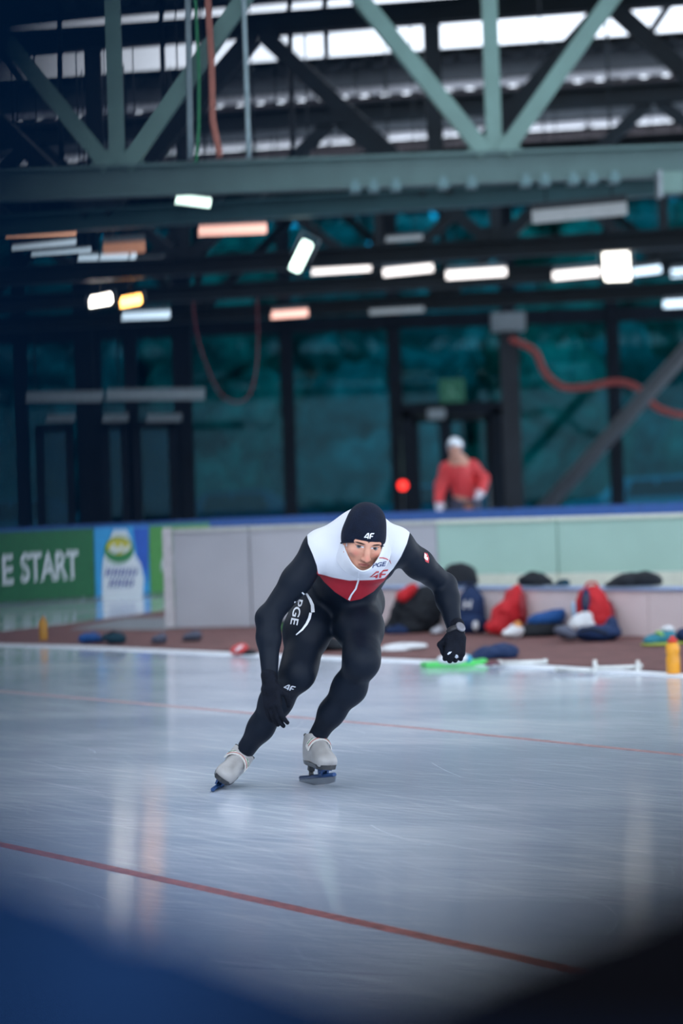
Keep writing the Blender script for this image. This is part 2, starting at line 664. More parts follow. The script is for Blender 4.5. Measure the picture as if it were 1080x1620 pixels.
M_DECK = mat('roof_deck', (0.03, 0.04, 0.048), 0.6, var=0.15, scale=1.5)
M_CORR = mat('pale_corrugated_sheet', (0.80, 0.80, 0.84), 0.45, var=0.1, scale=4)
M_NAVY_WALL = mat('navy_wall', (0.006, 0.016, 0.03), 0.7, var=0.2, scale=2)
M_GLASS = glass_mat('teal_solar_glass', (0.05, 0.42, 0.56))
M_SKYL = skylight_mat('milky_skylight', 0.75)
M_SKYL2 = skylight_mat('grey_skylight', 0.55)
M_GREY_BOARD = mat('grey_board', (0.44, 0.45, 0.49), 0.4, var=0.06, scale=2)
M_MINT_BOARD = mat('mint_board', (0.42, 0.64, 0.55), 0.35, var=0.05, scale=2)
M_CREAM = mat('cream_kick_plate', (0.74, 0.80, 0.68), 0.4, var=0.05)
M_BLUE_CAP = mat('blue_cap', (0.01, 0.09, 0.35), 0.4, var=0.1)
M_PINK_WHITE = mat('pinkish_white_wood', (0.72, 0.62, 0.62), 0.5, var=0.06, scale=3)
M_STEEL = mat('galvanised_steel', (0.22, 0.26, 0.28), 0.45, metal=0.5, var=0.1)
M_BLACK = mat('matt_black', (0.012, 0.013, 0.016), 0.7, var=0.3)
M_LAMP_BODY = mat('lamp_housing', (0.08, 0.10, 0.11), 0.5)

# --- floor: the ice, its painted lines, the maroon rubber walkway
floor = MB().slab([(-45, -12), (45, -12), (45, 45.5), (-45, 45.5)], -0.2, 0.0).build('floor', M_ICE)
tag(floor, 'pale blue skated ice with fine scratches', 'ice', kind='structure')


def strip(pts, w, z0, z1, name, m, parent):
    mb = MB(); L = []; Rr = []
    for i, p in enumerate(pts):
        d = (Vector(pts[min(i + 1, len(pts) - 1)][:2]) - Vector(pts[max(i - 1, 0)][:2])).normalized()
        nn = Vector((-d.y, d.x))
        L.append(Vector(p[:2]) + nn * w / 2); Rr.append(Vector(p[:2]) - nn * w / 2)
    mb.slab([tuple(x) for x in L] + [tuple(x) for x in reversed(Rr)], z0, z1)
    return mb.build(name, m, parent)


DIR = Vector((0.573, -0.82))
a1, b1 = gnd(0, 1335), gnd(860, 1520)
e1 = (b1 - a1).normalized()
strip([a1 - e1 * 18, a1, b1, b1 + e1 * 6], 0.052, -0.001, 0.0015, 'lane_line', M_RED_LINE, floor)
a2, b2 = gnd(0, 1093), gnd(1080, 1195)
e2 = (b2 - a2).normalized()
strip([a2 - e2 * 14, a2, gnd(640, 1150), b2, b2 + e2 * 10], 0.05, -0.001, 0.0015, 'lane_line', M_PINK_LINE, floor)
edge_px = [(0, 1018), (120, 1021), (250, 1027), (400, 1034), (640, 1043), (850, 1052), (1000, 1061), (1080, 1066)]
EDGE = [gnd(*p) for p in edge_px]
d0 = (EDGE[0] - EDGE[1]).normalized(); d1 = (EDGE[-1] - EDGE[-2]).normalized()
EDGE = [EDGE[0] + d0 * 9] + EDGE + [EDGE[-1] + d1 * 9]
strip([p - Vector((0.10, 0.08, 0)) for p in EDGE], 0.2, -0.001, 0.006, 'edge_line', M_WHITE_EDGE, floor)

back = [gnd(0, 1000), gnd(90, 990), gnd(180, 978), gnd(270, 966)]
rub = [(p.x, p.y) for p in EDGE] + [(9.0, 12.5), (9, 24.5), (2.0, 26.2), (-0.4, 28.2)] + [(p.x, p.y) for p in reversed(back)] + [(-9.0, 31.5)]
rubber = MB().slab(rub, -0.05, 0.014).build('rubber_floor', M_RUBBER)
tag(rubber, 'maroon rubber walkway along the ice', 'floor', kind='structure')
conc = [gnd(110, 997), gnd(262, 999), gnd(272, 979), gnd(200, 980)]
MB().slab([(p.x, p.y) for p in conc], 0.014, 0.02).build('concrete_patch', M_CONCRETE, rubber)

# --- outdoor ground
M_OUT = mat('wet_pale_ground', (0.42, 0.46, 0.46), 0.7, var=0.15, scale=0.4)
tag(MB().slab([(-70, 46.6), (70, 46.6), (70, 130), (-70, 130)], -0.3, -0.05).build('outdoor_ground', M_OUT),
    'pale ground outside the glass front', 'ground', kind='structure')

# --- glass front at the far end
FY = 46.0


def fx(px, py=650): return at(px, py, FY).x


lefts = [-15.8, -13.6, -11.5, -9.4, -7.6, fx(30), fx(138), fx(206), fx(288), fx(455), fx(626), fx(808), fx(972), fx(1130), 9.0, 11.0, 13.1, 15.2]
wallb = bpy.data.objects.new('wall_back', None); COL.objects.link(wallb); wallb.location = (0, FY, 0)
tag(wallb, 'dark framed glass front at the far end of the hall', 'wall', kind='structure')
widths = {fx(138): 0.50, fx(206): 0.24, fx(288): 0.36, fx(808): 0.30, fx(30): 0.16}
for x in lefts:
    w = widths.get(x, 0.14)
    MB().box((x, FY, 3.55), (w, 0.2, 7.1)).build('mullion', M_FRAME, wallb)
for z, h in ((0.15, 0.3), (4.5, 0.16), (7.0, 0.3)):
    MB().box(((lefts[0] + lefts[-1]) / 2, FY + 0.005, z), (lefts[-1] - lefts[0], 0.16, h)).build('transom', M_FRAME, wallb)
DOOR_X0, DOOR_X1, DOOR_Z = fx(640), fx(792), 2.78
wn = 0
for i in range(len(lefts) - 1):
    x0, x1 = lefts[i], lefts[i + 1]
    for z0, z1 in ((0.3, 4.42), (4.58, 6.85)):
        door_bay = (i == 10 and z0 < 1)
        wn += 1
        zz = DOOR_Z + 0.1 if door_bay else z0
        w = bpy.data.objects.new('window_%d' % wn, None); COL.objects.link(w); w.location = ((x0 + x1) / 2, FY, zz)
        tag(w, 'tall teal tinted pane in the dark glass front', 'window', 'panes of the glass front', kind='structure')
        MB().box(((x0 + x1) / 2, FY, (zz + z1) / 2), (x1 - x0, 0.02, z1 - zz)).build('pane', M_GLASS, w)
        fr = MB()
        for xx in (x0 + 0.1, x1 - 0.1): fr.box((xx, FY - 0.03, (zz + z1) / 2), (0.06, 0.08, z1 - zz))
        for z in (zz + 0.03, z1 - 0.03): fr.box(((x0 + x1) / 2, FY - 0.03, z), (x1 - x0, 0.08, 0.06))
        fr.build('window_frame', M_FRAME, w)
door = bpy.data.objects.new('door_1', None); COL.objects.link(door); door.location = ((DOOR_X0 + DOOR_X1) / 2, FY, 0)
tag(door, 'double glass door with dark frame behind the coach in red', 'door', kind='structure')
fr = MB()
fr.box((DOOR_X0 + 0.02, FY - 0.06, DOOR_Z / 2), (0.22, 0.16, DOOR_Z)).box((DOOR_X1 - 0.05, FY - 0.06, DOOR_Z / 2), (0.30, 0.16, DOOR_Z))
fr.box(((DOOR_X0 + DOOR_X1) / 2, FY - 0.06, DOOR_Z), (DOOR_X1 - DOOR_X0 + 0.3, 0.16, 0.2))
fr.build('door_frame', M_FRAME, door)
xm = fx(703)
for xa, xb in ((DOOR_X0 + 0.13, xm), (xm, DOOR_X1 - 0.2)):
    lf = MB().box((xa + 0.06, FY - 0.05, DOOR_Z / 2), (0.12, 0.06, DOOR_Z - 0.2)).box((xb - 0.06, FY - 0.05, DOOR_Z / 2), (0.12, 0.06, DOOR_Z - 0.2))
    lf.box(((xa + xb) / 2, FY - 0.05, 0.15), (xb - xa, 0.06, 0.3)).box(((xa + xb) / 2, FY - 0.05, DOOR_Z - 0.16), (xb - xa, 0.06, 0.1))
    leaf = lf.build('door_leaf', M_FRAME, door)
    MB().box(((xa + xb) / 2, FY - 0.045, DOOR_Z / 2), (xb - xa - 0.2, 0.015, DOOR_Z - 0.3)).build('pane', M_GLASS, leaf)
    MB().cyl((xb - 0.08, FY - 0.12, 0.9), (xb - 0.08, FY - 0.12, 1.4), 0.015).build('door_handle', M_STEEL, leaf)

# the darker end bays on the left: inner doors and a canopy rail in front of the glass
for i, (pa, pb) in enumerate(((60, 108), (165, 196), (215, 272))):
    d = bpy.data.objects.new('door_%d' % (i + 2), None); COL.objects.link(d)
    xa, xb = at(pa, 740, FY - 0.5).x, at(pb, 740, FY - 0.5).x
    d.location = ((xa + xb) / 2, FY - 0.5, 0)
    tag(d, 'dark framed door leaf under the grey canopy rail', 'door', 'dark doors below the canopy rail', kind='structure')
    fr = MB()
    for xx in (xa, xb): fr.box((xx, FY - 0.5, 1.35), (0.16, 0.12, 2.7))
    fr.box(((xa + xb) / 2, FY - 0.5, 2.72), (xb - xa + 0.16, 0.12, 0.16)).box(((xa + xb) / 2, FY - 0.5, 0.2), (xb - xa, 0.1, 0.4))
    fr.build('door_frame', M_FRAME, d)
    MB().box(((xa + xb) / 2, FY - 0.5, 1.5), (xb - xa - 0.1, 0.02, 2.4)).build('pane', M_GLASS, d)

# --- left wall and the roof
MB().box((-16.2, 20, 3.6), (0.3, 64, 7.2)).build('wall_left', M_NAVY_WALL)
tag(bpy.data.objects['wall_left'], 'dark navy side wall', 'wall', kind='structure')

ceiling = bpy.data.objects.new('ceiling', None); COL.objects.link(ceiling); ceiling.location = (0, 20, 7.05)
tag(ceiling, 'steel deck roof with milky skylights', 'ceiling', kind='structure')
RX = 17.0
SH = 0.2                                        # the roof lines run slightly askew to the mint truss
TRUSS_Y = [3 + 4 * k for k in range(12)]        # 3 ... 47
M_CURB = mat('skylight_curb_steel', (0.02, 0.025, 0.03), 0.6, spec=0.2)
M_FASCIA = mat('grey_blue_fascia', (0.075, 0.09, 0.105), 0.55)
M_CORR2 = mat('dull_perforated_sheet', (0.14, 0.12, 0.13), 0.55)


def shear_beam(mb, y, z, w, h, X=RX):
    return mb.beam((-X, y + SH * X, z), (X, y - SH * X, z), w, h)


for y in TRUSS_Y:
    if y < 23: s0, s1, sm = y + 0.9, y + 3.5, M_SKYL
    elif y < 27: s0, s1, sm = y + 1.2, y + 3.4, M_SKYL
    elif y < 31: s0, s1, sm = y + 1.0, y + 4.0, M_SKYL
    elif y < 35: s0, s1, sm = y + 0.0, y + 1.7, M_SKYL
    else: s0, s1, sm = y + 0.7, y + 1.9, M_SKYL
    mb = MB()
    for ya, yb in ((y, s0), (s1, y + 4)):
        if yb - ya < 0.05: continue
        n = 110
        for k in range(n):                      # trapezoidal sheet, ribs along the hall
            x0 = -RX + 2 * RX * k / n; st = 2 * RX / n
            prof = [(x0, 7.05), (x0 + st * 0.5, 7.05), (x0 + st * 0.62, 7.11), (x0 + st * 0.88, 7.11), (x0 + st, 7.05)]
            for (xa, za), (xb, zb) in zip(prof, prof[1:]):
                mb.poly([(xa, ya - SH * xa, za), (xb, ya - SH * xb, zb), (xb, yb - SH * xb, zb), (xa, yb - SH * xa, za)])
        mb.add([(-RX, ya + SH * RX, 7.16), (RX, ya - SH * RX, 7.16), (RX, yb - SH * RX, 7.16), (-RX, yb + SH * RX, 7.16)], [(0, 1, 2, 3)])
    mb.build('deck_sheet', M_DECK, ceiling)
    for e in (s0, s1):
        if y >= 31 or abs(e - 31) < 0.1: continue
        shear_beam(MB(), e, 7.06, 0.08, 0.2).build('skylight_curb', M_CURB, ceiling)
    for k in range(8):
        x0 = -RX + k * 2 * RX / 8; x1 = x0 + 2 * RX / 8
        MB().add([(xx, yy - SH * xx, 7.15) for xx, yy in ((x0 + .04, s0), (x1 - .04, s0), (x1 - .04, s1), (x0 + .04, s1))], [(0, 1, 2, 3)]).build('skylight', sm, ceiling)
        MB().beam((x0, s0 - SH * x0, 7.13), (x0, s1 - SH * x0, 7.13), 0.07, 0.08).build('skylight_bar', M_CURB, ceiling)


def ribbed(yy, z0, z1, m, name):
    mb = MB(); n = 220; X = 11.0
    for k in range(n):
        x0 = -X + 2 * X * k / n; st = 2 * X / n
        prof = [(x0, 0), (x0 + st * 0.4, 0), (x0 + st * 0.55, 0.03), (x0 + st * 0.85, 0.03), (x0 + st, 0)]
        for (xa, ya), (xb, yb) in zip(prof, prof[1:]):
            mb.poly([(xa, yy + ya - SH * xa, z0), (xb, yy + yb - SH * xb, z0), (xb, yy + yb + 0.1 - SH * xb, z1), (xa, yy + ya + 0.1 - SH * xa, z1)])
    mb.build(name, m, ceiling)


for yy, zb in ((33.2, 6.74), (37.0, 6.68), (41.5, 6.62)):
    ribbed(yy, zb - 0.05, zb + 0.07, M_CORR, 'corrugated_upstand')
    ribbed(yy + 0.05, zb - 0.24, zb - 0.05, M_CORR2, 'perforated_sheet')
    shear_beam(MB(), yy + 0.08, zb + 0.20, 0.06, 0.26, 11.0).build('fascia', M_FASCIA, ceiling)
    shear_beam(MB(), yy + 0.3, zb - 0.26, 0.3, 0.05, 11.0).build('purlin', M_DARK, ceiling)

# --- roof trusses (each one thing; members are parts)
NODE = at(782, 250, 23).x        # a bottom node of the mint truss
PAN = 3.6
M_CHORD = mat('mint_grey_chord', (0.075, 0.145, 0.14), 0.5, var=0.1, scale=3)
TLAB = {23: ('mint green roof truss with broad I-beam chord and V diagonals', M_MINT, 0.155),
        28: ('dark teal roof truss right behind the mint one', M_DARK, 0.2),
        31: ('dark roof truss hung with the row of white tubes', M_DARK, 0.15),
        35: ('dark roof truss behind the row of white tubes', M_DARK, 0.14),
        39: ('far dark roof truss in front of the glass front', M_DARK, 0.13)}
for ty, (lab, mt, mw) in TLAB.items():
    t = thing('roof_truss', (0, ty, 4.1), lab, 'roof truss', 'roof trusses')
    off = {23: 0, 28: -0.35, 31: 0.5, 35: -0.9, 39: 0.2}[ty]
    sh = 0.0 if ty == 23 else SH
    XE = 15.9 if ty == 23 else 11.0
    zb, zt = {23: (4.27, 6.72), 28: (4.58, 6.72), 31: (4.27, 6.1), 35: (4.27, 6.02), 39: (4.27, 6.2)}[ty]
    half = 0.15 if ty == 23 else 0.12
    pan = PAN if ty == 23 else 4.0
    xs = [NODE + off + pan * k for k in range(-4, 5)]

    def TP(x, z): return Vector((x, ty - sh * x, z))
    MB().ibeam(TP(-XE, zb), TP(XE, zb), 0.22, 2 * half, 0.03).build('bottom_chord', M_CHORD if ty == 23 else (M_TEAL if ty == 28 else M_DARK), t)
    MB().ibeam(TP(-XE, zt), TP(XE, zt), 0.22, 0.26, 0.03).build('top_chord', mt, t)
    for k, x in enumerate(xs):
        if abs(x) > XE - 2.2: continue
        MB().beam(TP(x, zb + half), TP(x, zt - 0.13), mw * 0.95, mw * 0.75).build('vertical', mt, t)
        for sgn in (-1, 1):
            xe = x + sgn * pan / 2
            MB().beam(TP(x + sgn * 0.08, zb + half - 0.02), TP(xe - sgn * 0.06, zt - 0.12), mw, mw).build('diagonal', mt, t)
        o_ = Vector((0, -0.02, 0))
        MB().poly([TP(x - 0.3, zb + half - 0.03) + o_, TP(x + 0.3, zb + half - 0.03) + o_, TP(x + 0.16, zb + half + 0.16) + o_, TP(x - 0.16, zb + half + 0.16) + o_]).build('gusset_plate', mt, t)
    for x in (-XE, XE):
        q = TP(x, 0)
        MB().box((q.x, q.y, (zt + 0.1) / 2), (0.3, 0.3, zt + 0.1)).build('support_post', mt, t)
# small teal clamps hooked under the mint chord
M_CLAMP = mat('teal_clamp', (0.10, 0.20, 0.21), 0.5)
for px in (560, 590, 625, 700, 745, 830, 860, 905, 935, 970):
    q = at(px, 275, 23); q.z = 4.11
    tag(MB().box(q, (0.10, 0.24, 0.06)).box(q + Vector((0, -0.12, 0.03)), (0.06, 0.02, 0.09)).build('beam_clamp', M_CLAMP),
        'small teal clamp under the mint truss chord', 'clamp', 'clamps under the mint truss')
b = at(1062, 290, 22.8)
t = thing('junction_box', b, 'pale mint box under the right end of the mint truss', 'box')
MB().box(b, (0.22, 0.2, 0.20)).build('box_body', M_MINT, t, 0.01)
MB().box(b + Vector((-0.12, 0, -0.01)), (0.04, 0.22, 0.25)).build('box_flange', M_STEEL, t)

# --- pillar and leaning brace before the glass
pb = at(808, 650, 40)
t = thing('pillar', (pb.x, 40, 0), 'grey steel pillar rising beside the glass door', 'pillar')
MB().ibeam((pb.x, 40, 0), (pb.x, 40, 4.15), 0.30, 0.28, 0.03, up=Vector((0, 1, 0))).build('shaft', M_PILLAR, t)
MB().box((pb.x, 40, 0.02), (0.5, 0.5, 0.04)).build('base_plate', M_PILLAR, t)
MB().box((pb.x, 40, 4.0), (0.55, 0.4, 0.3)).build('capital', M_STEEL, t)
qa, qb = at(865, 800, 38), at(1084, 556, 38)
dq = (qb - qa).normalized()
qa2 = qa - dq * (qa.z / dq.z); qb2 = qb + dq * ((4.2 - qb.z) / dq.z)
t = thing('brace', qa2, 'leaning grey steel brace before the glass panes', 'brace')
MB().tube([qa2, qb2], 0.125, 16).build('tube', mat('grey_brace_paint', (0.05, 0.06, 0.07), 0.5, spec=0.3), t)
MB().box(qa2 + Vector((0, 0, 0.03)), (0.5, 0.4, 0.06)).build('base_plate', M_PILLAR, t)
# grey canopy rails on the left
for pxa, pxb, py, h, lab in ((38, 160, 627, 0.16, 'grey canopy rail left of the dark mullion'), (166, 322, 624, 0.17, 'pale grey canopy rail over the dark doors')):
    a, b = at(pxa, py, 38), at(pxb, py - 1, 38)
    t = thing('canopy_rail', (a + b) / 2, lab, 'rail', 'canopy rails')
    MB().prof(a, b, [(-0.07, -h / 2), (0.07, -h / 2), (0.07, h / 2), (-0.07, h / 2)]).build('box_rail', M_STEEL, t)
    for q in (a.lerp(b, 0.12), a.lerp(b, 0.88)):
        MB().cyl(q, (q.x, q.y, 7.15), 0.012, n=8).build('hanger', M_DARK, t)
for pxa, pxb in ((70, 115), (160, 200), (230, 285)):
    a, b = at(pxa, 661, FY - 0.65), at(pxb, 660, FY - 0.65)
    tag(MB().beam(a, b, 0.16, 0.13).beam(a.lerp(b, .5), a.lerp(b, .5) + Vector((0, 0.5, 0)), 0.05, 0.05).build('door_canopy', M_STEEL), 'short pale lintel box over a dark door', 'lintel', 'lintel boxes over the dark doors')

# --- rink boards
WA, WB, WC, WD = Vector((-1.6, 22.8, 0)), Vector((0.87, 22.0, 0)), Vector((3.2, 20.5, 0)), Vector((5.4, 19.1, 0))
BH = 0.95


def board(a, b, m, label, group, cap=M_CREAM, kick=M_CREAM, h=BH, kh=0.0, capm=None):
    t = thing('rink_board', (a + b) / 2, label, 'rink board', group)
    d = (b - a).normalized(); g = d * 0.007
    z = Vector((0, 0, 1))
    MB().beam(a + g + z * (kh + 0.012 + (h - 0.04 - kh) / 2), b - g + z * (kh + 0.012 + (h - 0.04 - kh) / 2), 0.05, h - 0.05 - kh).build('panel', m, t)
    if kh > 0:
        nn = Vector((d.y, -d.x, 0))
        if nn.y > 0: nn = -nn
        MB().beam(a + g + z * (kh / 2 + 0.012) + nn * 0.012, b - g + z * (kh / 2 + 0.012) + nn * 0.012, 0.06, kh).build('kick_plate', kick, t)
    MB().beam(a + g * 2 + z * (h - 0.015), b - g * 2 + z * (h - 0.015), 0.09, 0.035).build('cap_rail', capm or cap, t)
    for f in (0.03, 0.5, 0.97):
        p = a.lerp(b, f)
        nn = Vector((d.y, -d.x, 0)) * 0.06
        if nn.y < 0: nn = -nn
        MB().beam(p + nn + z * 0.01, p + nn + z * (h - 0.05), 0.06, 0.06).build('post', M_STEEL, t)
    return t


def on_line(a, b, px):
    """ground point of the line a-b seen at image column px (at rail height)"""
    lo, hi = -3.0, 4.0
    for _ in range(40):
        m = (lo + hi) / 2; p = a.lerp(b, m)
        xx = R3.transposed() @ (Vector((p.x, p.y, 0.5)) - Vector((0, 0, CAM_H)))
        if 540 + F_PX * xx.x / -xx.z < px: lo = m
        else: hi = m
    return a.lerp(b, (lo + hi) / 2)


cuts = [WA] + [on_line(WA, WB, px) for px in (397, 545)] + [WB]
for a, b, lab in zip(cuts, cuts[1:], ('grey rink board at the free end of the row', 'grey rink board second from the free end', 'grey rink board meeting the mint boards')):
    bd = board(a, b, M_GREY_BOARD, lab, 'grey rink boards', cap=mat('pale_cap', (0.5, 0.53, 0.5), 0.4))
ep = WA - (cuts[1] - WA).normalized() * 0.06
t = thing('end_post', ep, 'pale square post closing the grey board row', 'post')
MB().beam(ep + Vector((0, 0, 0.012)), ep + Vector((0, 0, BH + 0.01)), 0.09, 0.09).build('shaft', mat('pale_post', (0.52, 0.5, 0.52), 0.5), t)
MB().box(ep + Vector((0, 0, 0.02)), (0.16, 0.16, 0.012)).build('foot_plate', M_STEEL, t)
c2 = on_line(WB, WC, 885)
for a, b, lab in ((WB, c2, 'mint rink board next to the grey boards, behind the red jacket'), (c2, WC, 'mint rink board behind the red backpack'), (WC, WD, 'mint rink board beyond the sports shoe')):
    board(a, b, M_MINT_BOARD, lab, 'mint rink boards', kh=0.44)
# far boards with blue cap rail, and the green advertising boards
for k in range(5):
    a = Vector((-1.5 + k * 1.7, 27.4 - k * 0.12, 0)); b_ = Vector((-1.5 + (k + 1) * 1.7, 27.4 - (k + 1) * 0.12, 0))
    board(a, b_, M_GREY_BOARD, 'far rink board with blue cap behind the grey and mint boards', 'blue capped far boards', capm=M_BLUE_CAP, h=1.0)
    MB().beam(a + Vector((0, -0.03, 0.90)), b_ + Vector((0, -0.03, 0.90)), 0.03, 0.16).build('blue_band', M_BLUE_CAP, bpy.data.objects[[o.name for o in bpy.data.objects if o.name.startswith('rink_board')][-1]])

M_GREEN = mat('green_banner', (0.012, 0.15, 0.045), 0.5, var=0.1)
M_GREEN2 = mat('light_green_banner', (0.07, 0.30, 0.06), 0.5, var=0.1)
M_CYAN = mat('cyan_banner', (0.03, 0.35, 0.70), 0.5, var=0.1)
M_PRINT_W = mat('white_print', (0.72, 0.78, 0.80), 0.5, var=0.03)
M_PRINT_N = mat('navy_print', (0.03, 0.05, 0.30), 0.5, var=0.05)
M_PRINT_Y = mat('yellow_print', (0.55, 0.50, 0.05), 0.5, var=0.1)
M_PRINT_G = mat('green_print', (0.02, 0.22, 0.06), 0.5, var=0.1)
M_PRINT_B = mat('deep_blue_print', (0.01, 0.10, 0.50), 0.5, var=0.1)
GA, GB = gnd(0, 955), gnd(232, 941)
gd = (GB - GA).normalized(); GN = Vector((gd.y, -gd.x, 0))
if GN.y > 0: GN = -GN
UP = Vector((0, 0, 1))


def on_banner(px, py):
    d = R3 @ Vector(((px - 540) / F_PX, -(py - 810) / F_PX, -1.0))
    o = Vector((0, 0, CAM_H))
    tt = (GA - o).dot(GN) / d.dot(GN)
    return o + d * tt


def banner(px0, px1, label, m):
    a, b = on_banner(px0, 900), on_banner(px1, 900); a.z = b.z = 0
    t = thing('advertising_board', (a + b) / 2, label, 'banner', 'advertising boards')
    MB().beam(a + UP * 0.47, b + UP * 0.47, 0.05, 0.90).build('panel', m, t)
    MB().beam(a + UP * 0.94, b + UP * 0.94, 0.07, 0.04).build('cap_rail', M_BLUE_CAP, t)
    for f in (0.04, 0.96):
        q = a.lerp(b, f) - GN * 0.06
        MB().beam(q, q + UP * 0.9, 0.05, 0.05).build('post', M_STEEL, t)
    return t


t = banner(-260, 146, 'dark green advertising board lettered START in white', M_GREEN)
c = on_banner(74, 895)
decal('lettering', text_mesh('START', 0.02, 0.0, 0.95), c + GN * 0.028, gd, UP, (on_banner(122, 893) - on_banner(30, 898)).length, 0.38, M_PRINT_W, t, nrm=GN)
c = on_banner(7, 900)
decal('lettering', text_mesh('E', 0.02), c + GN * 0.028, gd, UP, 0.16, 0.38, M_PRINT_W, t, nrm=GN)
t = banner(147, 233, 'light blue advertising board with a round green and yellow emblem', M_CYAN)
wl = on_banner(134, 890); 


def bpoly(name, pxs, m, lift):
    pts = [on_banner(*p) + GN * (0.026 + lift) for p in pxs]
    return MB().poly(pts).build(name, m, t)


bpoly('white_shape', [(158, 950), (158, 905), (160, 880), (166, 858), (176, 838), (196, 838), (206, 860), (210, 878), (219, 892), (224, 915), (222, 945)], M_PRINT_W, 0.002)
bpoly('blue_shape', [(206, 834), (232, 833), (231, 925), (225, 905), (213, 880)], M_PRINT_B, 0.001)
bpoly('emblem', [(184 + 24 * math.cos(a), 869 + 22 * math.sin(a)) for a in np.linspace(0, 6.28, 25)[:-1]], M_PRINT_G, 0.004)
bpoly('emblem_top', [(184 + 20 * math.cos(a), 863 + 13 * math.sin(a)) for a in np.linspace(0, 6.28, 25)[:-1]], M_PRINT_Y, 0.006)
bpoly('emblem_script', [(167, 868), (176, 860), (180, 868), (188, 861), (192, 868), (200, 862), (203, 866), (193, 874), (186, 870), (178, 875)], M_PRINT_W, 0.008)
sc_ = MB()
for row, (y0, n, xs0) in enumerate(((898, 9, 162), (915, 7, 168))):
    for k in range(n):
        x = xs0 + k * 5.8
        sc_.add([on_banner(x, y0 + 13) + GN * 0.033, on_banner(x + 2.6, y0 + 13) + GN * 0.033, on_banner(x + 4.6, y0) + GN * 0.033, on_banner(x + 2, y0) + GN * 0.033], [(0, 1, 2, 3)])
        if k % 2 == 0:
            sc_.add([on_banner(x + 1, y0 + 8) + GN * 0.033, on_banner(x + 6, y0 + 8) + GN * 0.033, on_banner(x + 6.5, y0 + 5.5) + GN * 0.033, on_banner(x + 1.5, y0 + 5.5) + GN * 0.033], [(0, 1, 2, 3)])
sc_.build('lettering', M_PRINT_N, t)
t = banner(234, 420, 'light green advertising board with a white ring emblem', M_GREEN2)
ring = [on_banner(269 + 16 * math.cos(a), 893 + 17 * math.sin(a)) + GN * 0.03 for a in np.linspace(0.5, 5.9, 18)]
MB().tube(ring, 0.018, 6).build('ring_emblem', M_PRINT_W, t)
ring = [on_banner(268 + 7 * math.cos(a), 890 + 9 * math.sin(a)) + GN * 0.03 for a in np.linspace(0.3, 5.6, 14)] + [on_banner(266, 893) + GN * 0.03]
MB().tube(ring, 0.018, 6).build('ring_letter', M_PRINT_W, t)

# --- low white bench wall
LA, LB_ = Vector((0.15, 21.42, 0)), Vector((4.6, 16.4, 0))
ld = (LB_ - LA).normalized(); ln = Vector((-ld.y, ld.x, 0))
if ln.y < 0: ln = -ln
t = thing('bench', (LA + LB_) / 2, 'long low pinkish white bench box with blue edged top', 'bench')
n = 4
for k in range(n):
    a, b = LA.lerp(LB_, k / n), LA.lerp(LB_, (k + 1) / n)
    MB().beam(a + ln * 0.2 + UP * 0.19, b - ld * 0.008 + ln * 0.2 + UP * 0.19, 0.40, 0.354).build('panel', M_PINK_WHITE, t)
    MB().beam(a + ln * 0.2 + UP * 0.380, b - ld * 0.004 + ln * 0.2 + UP * 0.380, 0.44, 0.016).build('top_board', mat('blue_edged_top', (0.28, 0.36, 0.55), 0.5), t)

# --- hanging cables and conduits between the camera and the truss
def hang(name, pxs, Y, r, m, label, cat):
    pts = [at(x, y, Y) for x, y in pxs]
    top = pts[0].copy(); top.z = 6.95
    pts = [top] + pts
    cu = []
    for i in range(len(pts) - 1):
        for s in range(6): cu.append(pts[i].lerp(pts[i + 1], s / 6))
    cu.append(pts[-1])
    return tag(MB().tube(cu, r, 8).build(name, m), label, cat)


hang('conduit', [(294, 0), (299, 250)], 22.86, 0.030, mat('pale_conduit', (0.26, 0.34, 0.36), 0.5), 'pale vertical conduit left of the green cable', 'conduit')
hang('green_cable', [(306, 0), (312, 120), (312, 200), (308, 256)], 22.84, 0.016, mat('green_rubber', (0.02, 0.22, 0.08), 0.5), 'thin bright green cable dropping to the truss chord', 'cable')
hang('orange_hose', [(326, 0), (332, 100), (334, 190), (346, 248)], 22.84, 0.032, mat('orange_hose', (0.45, 0.16, 0.11), 0.5), 'dull orange hose dropping to the truss chord', 'hose')
hang('white_pipe', [(383, 0), (392, 250)], 22.86, 0.024, mat('white_pipe', (0.34, 0.46, 0.48), 0.5), 'slim white pipe right of the orange hose', 'pipe')
hang('dark_rod', [(250, 0), (256, 160)], 28.3, 0.03, M_DARK, 'dark rod hanging behind the pale conduit', 'rod')
hang('dark_rod', [(455, 0), (462, 250)], 28.3, 0.03, M_DARK, 'dark rod hanging right of the white pipe', 'rod')
hang('dark_rod', [(88, 0), (92, 250)], 28.3, 0.03, M_DARK, 'dark rod hanging in the dim left roof bay', 'rod')

# --- lamps (housing, luminous diffuser, hangers); their light is their own
LCOL = {'w': ((1.0, 0.93, 0.90), 0.7), 'o': ((1.0, 0.50, 0.30), 1.1), 'b': ((0.62, 0.82, 1.0), 0.7), 'g': ((0.72, 1.0, 0.88), 1.6),
        'W': ((1.0, 0.95, 0.85), 1.5), 'O': ((1.0, 0.45, 0.10), 2.0), 'p': ((1.0, 0.52, 0.42), 0.7), 'S': ((1.0, 0.93, 0.82), 7.0), 'A': ((1.0, 0.45, 0.10), 5.0), 'd': ((0.6, 0.72, 0.8), 0.08), 'k': ((1.0, 0.40, 0.18), 0.22)}  # unlit battens look pale through a faint glow put into them
LM = {k: mat('lamp_glow_' + n, (0.15, 0.16, 0.17) if k == 'd' else (0.2, 0.2, 0.2), 0.4, emit=c, estr=s) for (k, (c, s)), n in zip(LCOL.items(), ('white', 'orange', 'blue', 'green', 'bright', 'amber', 'pink', 'spot', 'amber_spot', 'dim', 'rust'))}
